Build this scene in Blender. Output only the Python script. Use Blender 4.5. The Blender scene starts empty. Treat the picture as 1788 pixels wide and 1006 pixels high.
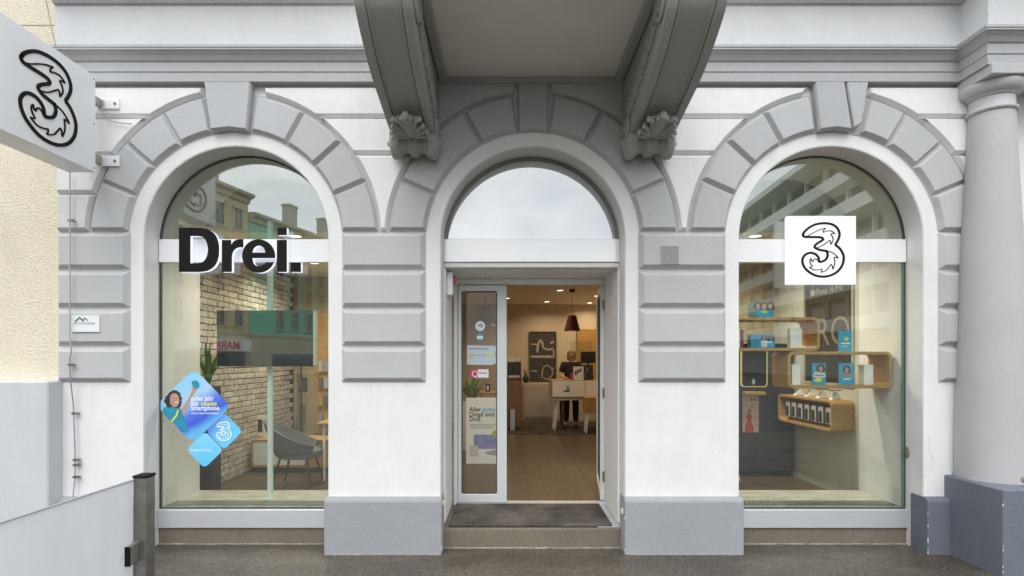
import bpy, bmesh, math, random
from mathutils import Matrix, Vector, Euler
random.seed(7)
R = math.radians
SC = bpy.context.scene
COL = SC.collection

# ------------------------------------------------------------------ camera
F_PX, D0, CX, HY, EYE = 950.0, 4.634, 885.0, 628.0, 1.64   # focal (photo px), distance to facade, vanishing point, eye height
cam = bpy.data.cameras.new('camera')
cam.sensor_fit = 'HORIZONTAL'; cam.sensor_width = 36.0
cam.lens = F_PX / 1788.0 * 36.0
cam.shift_x = (894.0 - CX) / 1788.0
cam.shift_y = (HY - 503.0) / 1788.0
cam.clip_start = 0.05; cam.clip_end = 1000
cam_ob = bpy.data.objects.new('camera', cam); COL.objects.link(cam_ob)
cam_ob.location = (0, -D0, EYE); cam_ob.rotation_euler = (R(90), 0, 0)
SC.camera = cam_ob

# ------------------------------------------------------------------ sky
world = bpy.data.worlds.new('World'); SC.world = world; world.use_nodes = True
nt = world.node_tree; nt.nodes.clear()
SUN_EL, SUN_ROT = R(47), R(190)
sky = nt.nodes.new('ShaderNodeTexSky'); sky.sky_type = 'NISHITA'; sky.sun_disc = False
sky.sun_elevation = SUN_EL; sky.sun_rotation = SUN_ROT; sky.dust_density = 3.0; sky.air_density = 1.0
hs = nt.nodes.new('ShaderNodeHueSaturation'); hs.inputs['Saturation'].default_value = 0.22
nt.links.new(sky.outputs[0], hs.inputs['Color'])
tc = nt.nodes.new('ShaderNodeTexCoord')
mp = nt.nodes.new('ShaderNodeMapping'); mp.inputs['Scale'].default_value = (1, 1, 2.2)
nt.links.new(tc.outputs['Generated'], mp.inputs['Vector'])
nz = nt.nodes.new('ShaderNodeTexNoise'); nz.inputs['Scale'].default_value = 4.2; nz.inputs['Detail'].default_value = 7; nz.inputs['Roughness'].default_value = 0.55
nt.links.new(mp.outputs[0], nz.inputs['Vector'])
cr = nt.nodes.new('ShaderNodeValToRGB')
cr.color_ramp.elements[0].position = 0.36; cr.color_ramp.elements[0].color = (0.66, 0.71, 0.76, 1)
cr.color_ramp.elements[1].position = 0.62; cr.color_ramp.elements[1].color = (1.0, 1.0, 1.0, 1)
nt.links.new(nz.outputs['Fac'], cr.inputs[0])
cl = nt.nodes.new('ShaderNodeMix'); cl.data_type = 'RGBA'; cl.blend_type = 'MULTIPLY'; cl.inputs[0].default_value = 1.0
cl.inputs[7].default_value = (12.5, 12.7, 13.0, 1)
nt.links.new(cr.outputs[0], cl.inputs[6])
mx = nt.nodes.new('ShaderNodeMix'); mx.data_type = 'RGBA'; mx.inputs[0].default_value = 0.82
nt.links.new(hs.outputs[0], mx.inputs[6]); nt.links.new(cl.outputs[2], mx.inputs[7])
bg = nt.nodes.new('ShaderNodeBackground'); bg.inputs['Strength'].default_value = 0.136
nt.links.new(mx.outputs[2], bg.inputs['Color'])
wo = nt.nodes.new('ShaderNodeOutputWorld'); nt.links.new(bg.outputs[0], wo.inputs['Surface'])

# ------------------------------------------------------------------ sun (overcast)
sun = bpy.data.lights.new('sun', 'SUN'); sun.energy = 0.5; sun.angle = R(30); sun.color = (1.0, 0.97, 0.93)
sun_ob = bpy.data.objects.new('sun', sun); COL.objects.link(sun_ob)
sd = Vector((math.sin(SUN_ROT) * math.cos(SUN_EL), math.cos(SUN_ROT) * math.cos(SUN_EL), math.sin(SUN_EL)))
sun_ob.rotation_euler = (-sd).to_track_quat('-Z', 'Y').to_euler(); sun_ob.location = (0, -20, 30)

# ------------------------------------------------------------------ exposure / engine
SC.view_settings.view_transform = 'Standard'; SC.view_settings.look = 'None'
SC.view_settings.exposure = 0.65; SC.view_settings.gamma = 1.0; SC.view_settings.use_curve_mapping = False
SC.render.engine = 'CYCLES'
cy = SC.cycles
cy.use_denoising = True
try: cy.denoiser = 'OPENIMAGEDENOISE'
except Exception: pass
cy.max_bounces = 8; cy.diffuse_bounces = 4; cy.glossy_bounces = 4; cy.transmission_bounces = 4; cy.transparent_max_bounces = 24
cy.caustics_reflective = False; cy.caustics_refractive = False; cy.sample_clamp_indirect = 5.0

# ------------------------------------------------------------------ measuring helpers: photo px -> metres on the plane at depth Y
def X(px, Y=0.0): return (px - CX) * (D0 + Y) / F_PX
def Z(py, Y=0.0): return EYE + (HY - py) * (D0 + Y) / F_PX

# ------------------------------------------------------------------ materials
MATS = {}
def _new(name):
    m = bpy.data.materials.new(name); m.use_nodes = True
    m.node_tree.nodes.clear(); MATS[name] = m
    return m, m.node_tree
def _out(t, sh):
    o = t.nodes.new('ShaderNodeOutputMaterial'); t.links.new(sh, o.inputs['Surface'])
def rgb(c): return (c[0], c[1], c[2], 1)
def _noise(t, vec, scale, detail=6, rough=0.6):
    n = t.nodes.new('ShaderNodeTexNoise'); n.inputs['Scale'].default_value = scale; n.inputs['Detail'].default_value = detail; n.inputs['Roughness'].default_value = rough
    t.links.new(vec, n.inputs['Vector']); return n.outputs['Fac']
def _ramp(t, fac, p0, p1, c0=(0, 0, 0), c1=(1, 1, 1)):
    r = t.nodes.new('ShaderNodeValToRGB'); e = r.color_ramp.elements
    e[0].position = p0; e[0].color = rgb(c0); e[1].position = p1; e[1].color = rgb(c1)
    t.links.new(fac, r.inputs[0]); return r.outputs[0]
def _mix(t, a, b, fac, mode='MIX'):
    m = t.nodes.new('ShaderNodeMix'); m.data_type = 'RGBA'; m.blend_type = mode
    for sock, v in ((0, fac), (6, a), (7, b)):
        if isinstance(v, (int, float)): m.inputs[sock].default_value = v
        elif isinstance(v, tuple): m.inputs[sock].default_value = rgb(v)
        else: t.links.new(v, m.inputs[sock])
    return m.outputs[2]
def _pos(t, scale=None):
    g = t.nodes.new('ShaderNodeNewGeometry'); v = g.outputs['Position']
    if scale:
        mp = t.nodes.new('ShaderNodeMapping'); mp.inputs['Scale'].default_value = scale
        t.links.new(v, mp.inputs['Vector']); v = mp.outputs[0]
    return v
def _bump(t, h, strength, dist=0.01):
    b = t.nodes.new('ShaderNodeBump'); b.inputs['Strength'].default_value = strength; b.inputs['Distance'].default_value = dist
    t.links.new(h, b.inputs['Height']); return b.outputs[0]

def M(name, col, rough=0.6, metal=0.0, var=0.0, vscale=6.0, bump=0.0, bscale=40.0, bdist=0.01, spec=0.5, stretch=None, col2=None, coat=0.0, rnd=0.0):
    """plain painted / metal / plastic surface, with optional blotchy colour variation and fine relief"""
    if name in MATS: return MATS[name]
    m, t = _new(name)
    p = t.nodes.new('ShaderNodeBsdfPrincipled')
    p.inputs['Roughness'].default_value = rough; p.inputs['Metallic'].default_value = metal
    p.inputs['Specular IOR Level'].default_value = spec; p.inputs['Coat Weight'].default_value = coat
    c = None
    if var > 0:
        f = _ramp(t, _noise(t, _pos(t, stretch), vscale), 0.3, 0.7)
        c = _mix(t, tuple(col), tuple(col2) if col2 else tuple(x * (1 - var) for x in col), f)
    if rnd > 0:
        oi = t.nodes.new('ShaderNodeObjectInfo')
        mr = t.nodes.new('ShaderNodeMapRange'); mr.inputs[3].default_value = 1 - rnd; mr.inputs[4].default_value = 1 + rnd
        t.links.new(oi.outputs['Random'], mr.inputs[0])
        c = _mix(t, c if c is not None else tuple(col), mr.outputs[0], 1.0, 'MULTIPLY')
    if c is not None: t.links.new(c, p.inputs['Base Color'])
    else: p.inputs['Base Color'].default_value = rgb(col)
    if bump > 0:
        t.links.new(_bump(t, _noise(t, _pos(t, stretch), bscale), bump, bdist), p.inputs['Normal'])
    _out(t, p.outputs[0]); return m

def plaster(name, col, dirt=0.10, fine=0.25, rough=0.75, dirtcol=(0.42, 0.40, 0.36), chips=0.0):
    """painted render: faint trowel relief, rain streaks, grime blotches and small paint losses"""
    m, t = _new(name)
    p = t.nodes.new('ShaderNodeBsdfPrincipled'); p.inputs['Roughness'].default_value = rough; p.inputs['Specular IOR Level'].default_value = 0.3
    pos = _pos(t)
    tone = _mix(t, tuple(col), tuple(x * 0.93 for x in col), _ramp(t, _noise(t, pos, 2.3), 0.35, 0.7))
    streak = _ramp(t, _noise(t, _pos(t, (9, 9, 0.7)), 1.6, 5), 0.52, 0.78)
    blot = _ramp(t, _noise(t, pos, 5.5, 9, 0.7), 0.5, 0.82)
    c = _mix(t, tone, tuple(0.6 * x + 0.4 * y for x, y in zip(col, dirtcol)), _mix(t, (0, 0, 0), streak, dirt * 2.2))
    c = _mix(t, c, tuple(0.5 * x + 0.5 * y for x, y in zip(col, dirtcol)), _mix(t, (0, 0, 0), blot, dirt * 1.8))
    oi = t.nodes.new('ShaderNodeObjectInfo'); mr = t.nodes.new('ShaderNodeMapRange'); mr.inputs[3].default_value = 0.955; mr.inputs[4].default_value = 1.03
    t.links.new(oi.outputs['Random'], mr.inputs[0]); c = _mix(t, c, mr.outputs[0], 1.0, 'MULTIPLY')
    fl_ = _ramp(t, _noise(t, pos, 75, 4, 0.7), 0.66, 0.74)
    c = _mix(t, c, tuple(x * 0.8 for x in col), _mix(t, (0, 0, 0), fl_, 0.5))
    if chips > 0:
        c = _mix(t, c, (0.62, 0.60, 0.56), _ramp(t, _noise(t, pos, 26, 6, 0.75), 0.74 - chips * 0.1, 0.745 - chips * 0.1))
    t.links.new(c, p.inputs['Base Color'])
    hgt = _mix(t, _noise(t, pos, 42, 8, 0.7), _noise(t, pos, 6, 3), 0.5)
    t.links.new(_bump(t, hgt, min(1, fine * 1.8), 0.016), p.inputs['Normal'])
    _out(t, p.outputs[0]); return m

def stucco(name, col):
    m, t = _new(name)
    p = t.nodes.new('ShaderNodeBsdfPrincipled'); p.inputs['Roughness'].default_value = 0.9; p.inputs['Specular IOR Level'].default_value = 0.2
    pos = _pos(t)
    n1 = _noise(t, pos, 60, 6, 0.6)
    c = _mix(t, tuple(col), tuple(x * 0.8 for x in col), _ramp(t, n1, 0.45, 0.75))
    c = _mix(t, c, tuple(x * 0.86 for x in col), _ramp(t, _noise(t, pos, 2.2, 8), 0.5, 0.75))
    t.links.new(c, p.inputs['Base Color'])
    t.links.new(_bump(t, n1, 0.9, 0.02), p.inputs['Normal'])
    _out(t, p.outputs[0]); return m

def granite(name, c0, c1, c2, scale=230, rough=0.55, wet=0.0, blotch=0.25):
    m, t = _new(name)
    p = t.nodes.new('ShaderNodeBsdfPrincipled')
    pos = _pos(t)
    n = _noise(t, pos, scale, 3, 0.7)
    c = _mix(t, tuple(c0), tuple(c1), _ramp(t, n, 0.42, 0.62))
    c = _mix(t, c, tuple(c2), _ramp(t, _noise(t, pos, scale * 0.6, 2), 0.62, 0.7))
    b = _ramp(t, _noise(t, pos, 3.1, 8, 0.65), 0.35, 0.72)
    c = _mix(t, c, _mix(t, c, (0.25, 0.22, 0.2), 0.6, 'MULTIPLY'), _mix(t, (0, 0, 0), b, blotch))
    t.links.new(c, p.inputs['Base Color'])
    if wet > 0:
        t.links.new(_ramp(t, _noise(t, pos, 1.7, 6), 0.35, 0.65, (rough, rough, rough), (rough - wet,) * 3), p.inputs['Roughness'])
    else: p.inputs['Roughness'].default_value = rough
    t.links.new(_bump(t, n, 0.35, 0.006), p.inputs['Normal'])
    _out(t, p.outputs[0]); return m

def asphalt(name, dry, wet, fleck, dark):
    """fine bound aggregate with pale stones, oily spots and damp patches"""
    m, t = _new(name)
    p = t.nodes.new('ShaderNodeBsdfPrincipled'); pos = _pos(t)
    v = t.nodes.new('ShaderNodeTexVoronoi'); v.inputs['Scale'].default_value = 85; t.links.new(pos, v.inputs['Vector'])
    sep = t.nodes.new('ShaderNodeSeparateColor'); t.links.new(v.outputs['Color'], sep.inputs[0])
    damp = _ramp(t, _noise(t, _pos(t, (0.55, 1.5, 1)), 1.5, 7, 0.62), 0.40, 0.60)
    c = _mix(t, tuple(dry), tuple(wet), damp)
    c = _mix(t, c, tuple(fleck), _mix(t, (0, 0, 0), _ramp(t, sep.outputs[0], 0.62, 0.95), 0.45))
    c = _mix(t, c, tuple(dark), _mix(t, (0, 0, 0), _ramp(t, sep.outputs[1], 0.70, 0.95), 0.8))
    c = _mix(t, c, tuple(dark), _mix(t, (0, 0, 0), _ramp(t, _noise(t, pos, 11, 7, 0.7), 0.60, 0.74), 0.65))
    c = _mix(t, c, tuple(fleck), _ramp(t, _noise(t, pos, 30, 2), 0.80, 0.81))
    t.links.new(c, p.inputs['Base Color'])
    t.links.new(_ramp(t, damp, 0, 1, (0.62,) * 3, (0.30,) * 3), p.inputs['Roughness'])
    t.links.new(_bump(t, _mix(t, v.outputs['Distance'], _noise(t, pos, 60, 6), 0.5), 0.55, 0.008), p.inputs['Normal'])
    _out(t, p.outputs[0]); return m

def wood(name, c0, c1, stretch=(14, 2, 14), rough=0.45, rnd=0.0, scale=3.0):
    m, t = _new(name)
    p = t.nodes.new('ShaderNodeBsdfPrincipled'); p.inputs['Roughness'].default_value = rough
    tcn = t.nodes.new('ShaderNodeTexCoord')
    mp = t.nodes.new('ShaderNodeMapping'); mp.inputs['Scale'].default_value = stretch
    t.links.new(tcn.outputs['Object'], mp.inputs['Vector'])
    oi = t.nodes.new('ShaderNodeObjectInfo')
    ad = t.nodes.new('ShaderNodeVectorMath'); ad.operation = 'MULTIPLY_ADD'
    ad.inputs[1].default_value = (1, 1, 1)
    cmb = t.nodes.new('ShaderNodeCombineXYZ')
    ml = t.nodes.new('ShaderNodeMath'); ml.operation = 'MULTIPLY'; ml.inputs[1].default_value = 57.0
    t.links.new(oi.outputs['Random'], ml.inputs[0]); t.links.new(ml.outputs[0], cmb.inputs[0]); t.links.new(ml.outputs[0], cmb.inputs[2])
    t.links.new(mp.outputs[0], ad.inputs[0]); t.links.new(cmb.outputs[0], ad.inputs[2])
    n = t.nodes.new('ShaderNodeTexNoise'); n.inputs['Scale'].default_value = scale; n.inputs['Detail'].default_value = 9; n.inputs['Roughness'].default_value = 0.62; n.inputs['Distortion'].default_value = 0.6
    t.links.new(ad.outputs[0], n.inputs['Vector'])
    c = _mix(t, tuple(c0), tuple(c1), _ramp(t, n.outputs['Fac'], 0.32, 0.68))
    if rnd > 0:
        mr = t.nodes.new('ShaderNodeMapRange'); mr.inputs[3].default_value = 1 - rnd; mr.inputs[4].default_value = 1 + rnd
        t.links.new(oi.outputs['Random'], mr.inputs[0])
        c = _mix(t, c, mr.outputs[0], 1.0, 'MULTIPLY')
    t.links.new(c, p.inputs['Base Color'])
    t.links.new(_bump(t, n.outputs['Fac'], 0.12, 0.004), p.inputs['Normal'])
    _out(t, p.outputs[0]); return m

def glass(name, tint=(0.90, 0.95, 0.92), base=0.075, rough=0.0, body=0.0, bodycol=(0.8, 0.85, 0.85)):
    """thin window glass: clear tinted sheet with Fresnel reflection from each face"""
    m, t = _new(name)
    tr = t.nodes.new('ShaderNodeBsdfTransparent'); tr.inputs[0].default_value = rgb(tint)
    gl = t.nodes.new('ShaderNodeBsdfGlossy'); gl.inputs['Roughness'].default_value = rough
    lw = t.nodes.new('ShaderNodeLayerWeight'); lw.inputs['Blend'].default_value = 0.5
    pw = t.nodes.new('ShaderNodeMath'); pw.operation = 'POWER'; pw.inputs[1].default_value = 4.5
    t.links.new(lw.outputs['Facing'], pw.inputs[0])
    ma = t.nodes.new('ShaderNodeMath'); ma.operation = 'MULTIPLY_ADD'; ma.inputs[1].default_value = 0.9; ma.inputs[2].default_value = base; ma.use_clamp = True
    t.links.new(pw.outputs[0], ma.inputs[0])
    first = tr.outputs[0]
    if body > 0:
        df = t.nodes.new('ShaderNodeBsdfDiffuse')
        sm = _mix(t, tuple(bodycol), tuple(x * 0.86 for x in bodycol), _ramp(t, _noise(t, _pos(t, (1, 1.6, 0.5)), 3.5, 9, 0.7), 0.45, 0.75)); t.links.new(sm, df.inputs[0])
        tl = t.nodes.new('ShaderNodeBsdfTranslucent'); tl.inputs[0].default_value = rgb(bodycol)
        mm = t.nodes.new('ShaderNodeMixShader'); mm.inputs[0].default_value = 0.45
        t.links.new(df.outputs[0], mm.inputs[1]); t.links.new(tl.outputs[0], mm.inputs[2])
        m2 = t.nodes.new('ShaderNodeMixShader'); m2.inputs[0].default_value = body
        t.links.new(first, m2.inputs[1]); t.links.new(mm.outputs[0], m2.inputs[2]); first = m2.outputs[0]
    ms = t.nodes.new('ShaderNodeMixShader')
    t.links.new(ma.outputs[0], ms.inputs[0]); t.links.new(first, ms.inputs[1]); t.links.new(gl.outputs[0], ms.inputs[2])
    _out(t, ms.outputs[0]); return m

def emit(name, col, strength):
    m, t = _new(name)
    e = t.nodes.new('ShaderNodeEmission'); e.inputs[0].default_value = rgb(col); e.inputs[1].default_value = strength
    _out(t, e.outputs[0]); return m

def printed(name, stops, axis=(0, 0, 1), origin=(0, 0, 0), length=1.0, rough=0.35, wob=0.0):
    """printed colour gradient (ink) running along a world direction over `length` metres"""
    m, t = _new(name)
    p = t.nodes.new('ShaderNodeBsdfPrincipled'); p.inputs['Roughness'].default_value = rough
    pos = _pos(t)
    sb = t.nodes.new('ShaderNodeVectorMath'); sb.operation = 'SUBTRACT'; sb.inputs[1].default_value = origin
    t.links.new(pos, sb.inputs[0])
    d = t.nodes.new('ShaderNodeVectorMath'); d.operation = 'DOT_PRODUCT'; d.inputs[1].default_value = tuple(a / length for a in axis)
    t.links.new(sb.outputs[0], d.inputs[0])
    f = d.outputs['Value']
    if wob:
        ma = t.nodes.new('ShaderNodeMath'); ma.operation = 'MULTIPLY_ADD'; ma.inputs[1].default_value = wob
        t.links.new(_noise(t, pos, 6, 3), ma.inputs[0])
        t.links.new(f, ma.inputs[2]); f = ma.outputs[0]
    r = t.nodes.new('ShaderNodeValToRGB'); e = r.color_ramp.elements
    while len(e) < len(stops): e.new(0.5)
    for k, (q, c) in enumerate(stops): e[k].position = q; e[k].color = rgb(c)
    t.links.new(f, r.inputs[0]); t.links.new(r.outputs[0], p.inputs['Base Color'])
    _out(t, p.outputs[0]); return m

# ------------------------------------------------------------------ objects
WL = {}
def place(o, loc, parent):
    COL.objects.link(o)
    WL[o.name] = Vector(loc)
    if parent is not None:
        o.parent = parent; o.location = Vector(loc) - WL[parent.name]
    else: o.location = loc
    return o
def thing(name, label, cat, loc=(0, 0, 0), group=None, kind=None):
    o = bpy.data.objects.new(name, None); o.empty_display_size = 0.1
    place(o, loc, None); return tag(o, label, cat, group, kind)
def tag(o, label=None, cat=None, group=None, kind=None):
    if label: o['label'] = label
    if cat: o['category'] = cat
    if group: o['group'] = group
    if kind: o['kind'] = kind
    return o

def inset(poly, d):
    n = len(poly); a = sum(poly[i][0] * poly[(i + 1) % n][1] - poly[(i + 1) % n][0] * poly[i][1] for i in range(n))
    s = 1 if a > 0 else -1; out = []
    for i in range(n):
        p0, p1, p2 = Vector(poly[i - 1]), Vector(poly[i]), Vector(poly[(i + 1) % n])
        e1 = (p1 - p0).normalized(); e2 = (p2 - p1).normalized()
        n1 = Vector((-e1.y, e1.x)) * s; n2 = Vector((-e2.y, e2.x)) * s
        b = n1 + n2; k = b.dot(n1)
        if k < 0.3: k = 0.3
        q = p1 + b * (d / k); out.append((q.x, q.y))
    return out

class MB:
    def __init__(self, mtx=None): self.v = []; self.f = []; self.m = []; self.x = mtx; self.slot = 0
    def add(self, vs, fs):
        o = len(self.v); self.v += [tuple(p) for p in vs]; self.f += [tuple(i + o for i in q) for q in fs]; self.m += [self.slot] * len(fs); return self
    def box(self, x0, x1, y0, y1, z0, z1):
        return self.add([(x, y, z) for x in (x0, x1) for y in (y0, y1) for z in (z0, z1)],
                        [(0, 1, 3, 2), (4, 6, 7, 5), (0, 4, 5, 1), (2, 3, 7, 6), (0, 2, 6, 4), (1, 5, 7, 3)])
    def prism(self, poly, y0, y1):                      # (x,z) outline extruded along y
        n = len(poly)
        return self.add([(x, y0, z) for x, z in poly] + [(x, y1, z) for x, z in poly],
                        [tuple(range(n)), tuple(range(2 * n - 1, n - 1, -1))] + [(i, (i + 1) % n, n + (i + 1) % n, n + i) for i in range(n)])
    def prism_x(self, poly, x0, x1):                    # (y,z) outline extruded along x
        n = len(poly)
        return self.add([(x0, y, z) for y, z in poly] + [(x1, y, z) for y, z in poly],
                        [tuple(range(n)), tuple(range(2 * n - 1, n - 1, -1))] + [(i, (i + 1) % n, n + (i + 1) % n, n + i) for i in range(n)])
    def prism_z(self, poly, z0, z1):                    # (x,y) outline extruded along z
        n = len(poly)
        return self.add([(x, y, z0) for x, y in poly] + [(x, y, z1) for x, y in poly],
                        [tuple(range(n)), tuple(range(2 * n - 1, n - 1, -1))] + [(i, (i + 1) % n, n + (i + 1) % n, n + i) for i in range(n)])
    def rustic(self, poly, yb, yf, ins, ys=0.0, strip=0):        # outline in (x,z): straight side from yb to ys, then a chamfer to the front yf
        n = len(poly); q = inset(poly, ins)
        v = [(x, yb, z) for x, z in poly] + [(x, ys, z) for x, z in poly] + [(x, yf, z) for x, z in q]
        if strip:                                       # curved stone: front and back as strips of quads between its two arcs
            f = [(k + i, k + i + 1, k + n - 2 - i, k + n - 1 - i) for k in (0, 2 * n) for i in range(strip)]
        else: f = [tuple(range(n)), tuple(range(3 * n - 1, 2 * n - 1, -1))]
        for k in (0, n): f += [(k + i, k + (i + 1) % n, k + n + (i + 1) % n, k + n + i) for i in range(n)]
        return self.add(v, f)
    def tube(self, pts, r, n=8, cap=True):
        pts = [Vector(p) for p in pts]; rs = r if isinstance(r, (list, tuple)) else [r] * len(pts)
        v = []; f = []; up = None
        for i, p in enumerate(pts):
            d = (pts[min(i + 1, len(pts) - 1)] - pts[max(i - 1, 0)]).normalized()
            if up is None: up = Vector((0, 0, 1)) if abs(d.z) < 0.9 else Vector((0, 1, 0))
            a = d.cross(up).normalized(); b = a.cross(d).normalized(); up = b
            v += [p + (a * math.cos(2 * math.pi * k / n) + b * math.sin(2 * math.pi * k / n)) * rs[i] for k in range(n)]
        for i in range(len(pts) - 1):
            f += [(i * n + k, i * n + (k + 1) % n, (i + 1) * n + (k + 1) % n, (i + 1) * n + k) for k in range(n)]
        if cap: f += [tuple(range(n)), tuple(range(len(v) - 1, len(v) - n - 1, -1))]
        return self.add(v, f)
    def lathe(self, prof, c, n=32, axis='z', cap=True): # prof: (radius, height along the axis)
        v = []; f = []
        for r, h in prof:
            for k in range(n):
                a = 2 * math.pi * k / n; p = (r * math.cos(a), r * math.sin(a), h)
                if axis == 'x': p = (p[2], p[0], p[1])
                if axis == 'y': p = (p[0], p[2], p[1])
                v.append((c[0] + p[0], c[1] + p[1], c[2] + p[2]))
        for i in range(len(prof) - 1):
            f += [(i * n + k, i * n + (k + 1) % n, (i + 1) * n + (k + 1) % n, (i + 1) * n + k) for k in range(n)]
        if cap: f += [tuple(range(n)), tuple(range(len(v) - 1, len(v) - n - 1, -1))]
        return self.add(v, f)
    def blob(self, c, r, rot=None, nu=12, nv=8):
        v = []; f = []; E = Euler(rot).to_matrix() if rot else None
        for i in range(nv + 1):
            th = math.pi * i / nv
            for k in range(nu):
                a = 2 * math.pi * k / nu
                p = Vector((r[0] * math.sin(th) * math.cos(a), r[1] * math.sin(th) * math.sin(a), r[2] * math.cos(th)))
                if E: p = E @ p
                v.append(p + Vector(c))
        for i in range(nv): f += [(i * nu + k, i * nu + (k + 1) % nu, (i + 1) * nu + (k + 1) % nu, (i + 1) * nu + k) for k in range(nu)]
        return self.add(v, f)
    def ribbon(self, pts, w, y0, y1, closed=False):     # stroke of width w along (x,z) points, y0..y1 thick
        P = [Vector(p) for p in pts]; n = len(P); L = []; Rr = []
        for i in range(n):
            a = P[i - 1] if (i > 0 or closed) else P[i]; b = P[(i + 1) % n] if (i < n - 1 or closed) else P[i]
            e1 = (P[i] - a); e2 = (b - P[i])
            e1 = e1.normalized() if e1.length > 1e-9 else e2.normalized(); e2 = e2.normalized() if e2.length > 1e-9 else e1
            n1 = Vector((-e1.y, e1.x)); n2 = Vector((-e2.y, e2.x)); m = n1 + n2
            k = max(m.dot(n1), 0.75); o = m * (w / 2 / k)
            L.append(P[i] + o); Rr.append(P[i] - o)
        v = []
        for i in range(n): v += [(L[i].x, y0, L[i].y), (Rr[i].x, y0, Rr[i].y), (L[i].x, y1, L[i].y), (Rr[i].x, y1, Rr[i].y)]
        f = []
        for i in range(n if closed else n - 1):
            a = i * 4; b = ((i + 1) % n) * 4
            f += [(a, a + 1, b + 1, b), (a + 2, b + 2, b + 3, a + 3), (a, b, b + 2, a + 2), (a + 1, a + 3, b + 3, b + 1)]
        if not closed: f += [(0, 2, 3, 1), (4 * n - 4, 4 * n - 3, 4 * n - 1, 4 * n - 2)]
        return self.add(v, f)
    def mesh(self, name, smooth=False, bevel=0.0, seg=1, weld=True, angle=40):
        vs = self.v if self.x is None else [tuple(self.x @ Vector(p)) for p in self.v]
        lo = [min(p[k] for p in vs) for k in range(3)]; hi = [max(p[k] for p in vs) for k in range(3)]
        org = Vector(((lo[0] + hi[0]) / 2, (lo[1] + hi[1]) / 2, lo[2]))
        me = bpy.data.meshes.new(name)
        me.from_pydata([tuple(Vector(p) - org) for p in vs], [], self.f)
        me.polygons.foreach_set('material_index', self.m)
        b = bmesh.new(); b.from_mesh(me)
        if weld: bmesh.ops.remove_doubles(b, verts=b.verts, dist=1e-6)
        bmesh.ops.recalc_face_normals(b, faces=b.faces)
        if bevel > 0:
            es = [e for e in b.edges if len(e.link_faces) == 2 and e.calc_face_angle(0) > R(25)]
            bmesh.ops.bevel(b, geom=es, offset=bevel, offset_type='OFFSET', segments=seg, profile=0.5, affect='EDGES', clamp_overlap=True)
        if smooth:
            for fc in b.faces: fc.smooth = True
            for e in b.edges:
                if len(e.link_faces) == 2 and e.calc_face_angle(0) > R(angle): e.smooth = False
        b.to_mesh(me); b.free(); me.update()
        return me, org
    def build(self, name, mat, parent=None, smooth=False, bevel=0.0, seg=1, label=None, cat=None, group=None, kind=None, angle=40):
        me, org = self.mesh(name, smooth, bevel, seg, angle=angle)
        for mm in (mat if isinstance(mat, (list, tuple)) else [mat]): me.materials.append(mm)
        o = bpy.data.objects.new(name, me); place(o, org, parent)
        return tag(o, label, cat, group, kind)

def bx(name, x0, x1, y0, y1, z0, z1, mat, parent=None, bevel=0.0, **k):
    return MB().box(x0, x1, y0, y1, z0, z1).build(name, mat, parent, bevel=bevel, **k)

def dup_tree(o, loc, parent=None):                      # a copy of a thing with copies of its parts; shares mesh data
    c = o.copy(); COL.objects.link(c); c.location = loc; c.parent = parent
    for ch in [q for q in bpy.data.objects if q.parent == o]:
        dup_tree(ch, ch.location, c)
    return c

def _curve_mesh(cu):
    ob = bpy.data.objects.new('tmp_curve', cu); COL.objects.link(ob)
    dg = bpy.context.evaluated_depsgraph_get(); dg.update()
    me = bpy.data.meshes.new_from_object(ob.evaluated_get(dg))
    bpy.data.objects.remove(ob); bpy.data.curves.remove(cu)
    return me
def _from_curve(name, me, ymid, mat, parent, mtx, smooth=False, **k):
    vs = [Vector((v.co.x, ymid - v.co.z, v.co.y)) for v in me.vertices]
    if mtx is not None: vs = [mtx @ v for v in vs]
    mb = MB(); mb.add(vs, [tuple(p.vertices) for p in me.polygons]); bpy.data.meshes.remove(me)
    return mb.build(name, mat, parent, smooth=smooth, **k)
def filled(name, polys, y0, y1, mat, parent=None, mtx=None, bevel=0.0, **k):   # outlines in (x,z), inner ones are holes
    cu = bpy.data.curves.new('tmp', 'CURVE'); cu.dimensions = '2D'; cu.fill_mode = 'BOTH'; cu.extrude = abs(y1 - y0) / 2 - bevel
    if bevel: cu.bevel_depth = bevel; cu.offset = -bevel; cu.bevel_resolution = 1
    for poly in polys:
        s = cu.splines.new('POLY'); s.points.add(len(poly) - 1)
        for i, (a, b) in enumerate(poly): s.points[i].co = (a, b, 0, 1)
        s.use_cyclic_u = True
    return _from_curve(name, _curve_mesh(cu), (y0 + y1) / 2, mat, parent, mtx, **k)
def text(name, body, size, x, y, z, mat, parent=None, depth=0.001, bold=0.0, align='LEFT', mtx=None, sx=1.0, shear=0.0, **k):
    cu = bpy.data.curves.new('tmp', 'FONT'); cu.body = body; cu.size = size; cu.extrude = depth; cu.offset = bold * size; cu.align_x = align; cu.shear = shear
    cu.resolution_u = 3
    me = _curve_mesh(cu)
    if len(me.vertices) == 0: return None
    for v in me.vertices: v.co = (v.co.x * sx + x, v.co.y + z, v.co.z)
    return _from_curve(name, me, y, mat, parent, mtx, **k)

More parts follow.
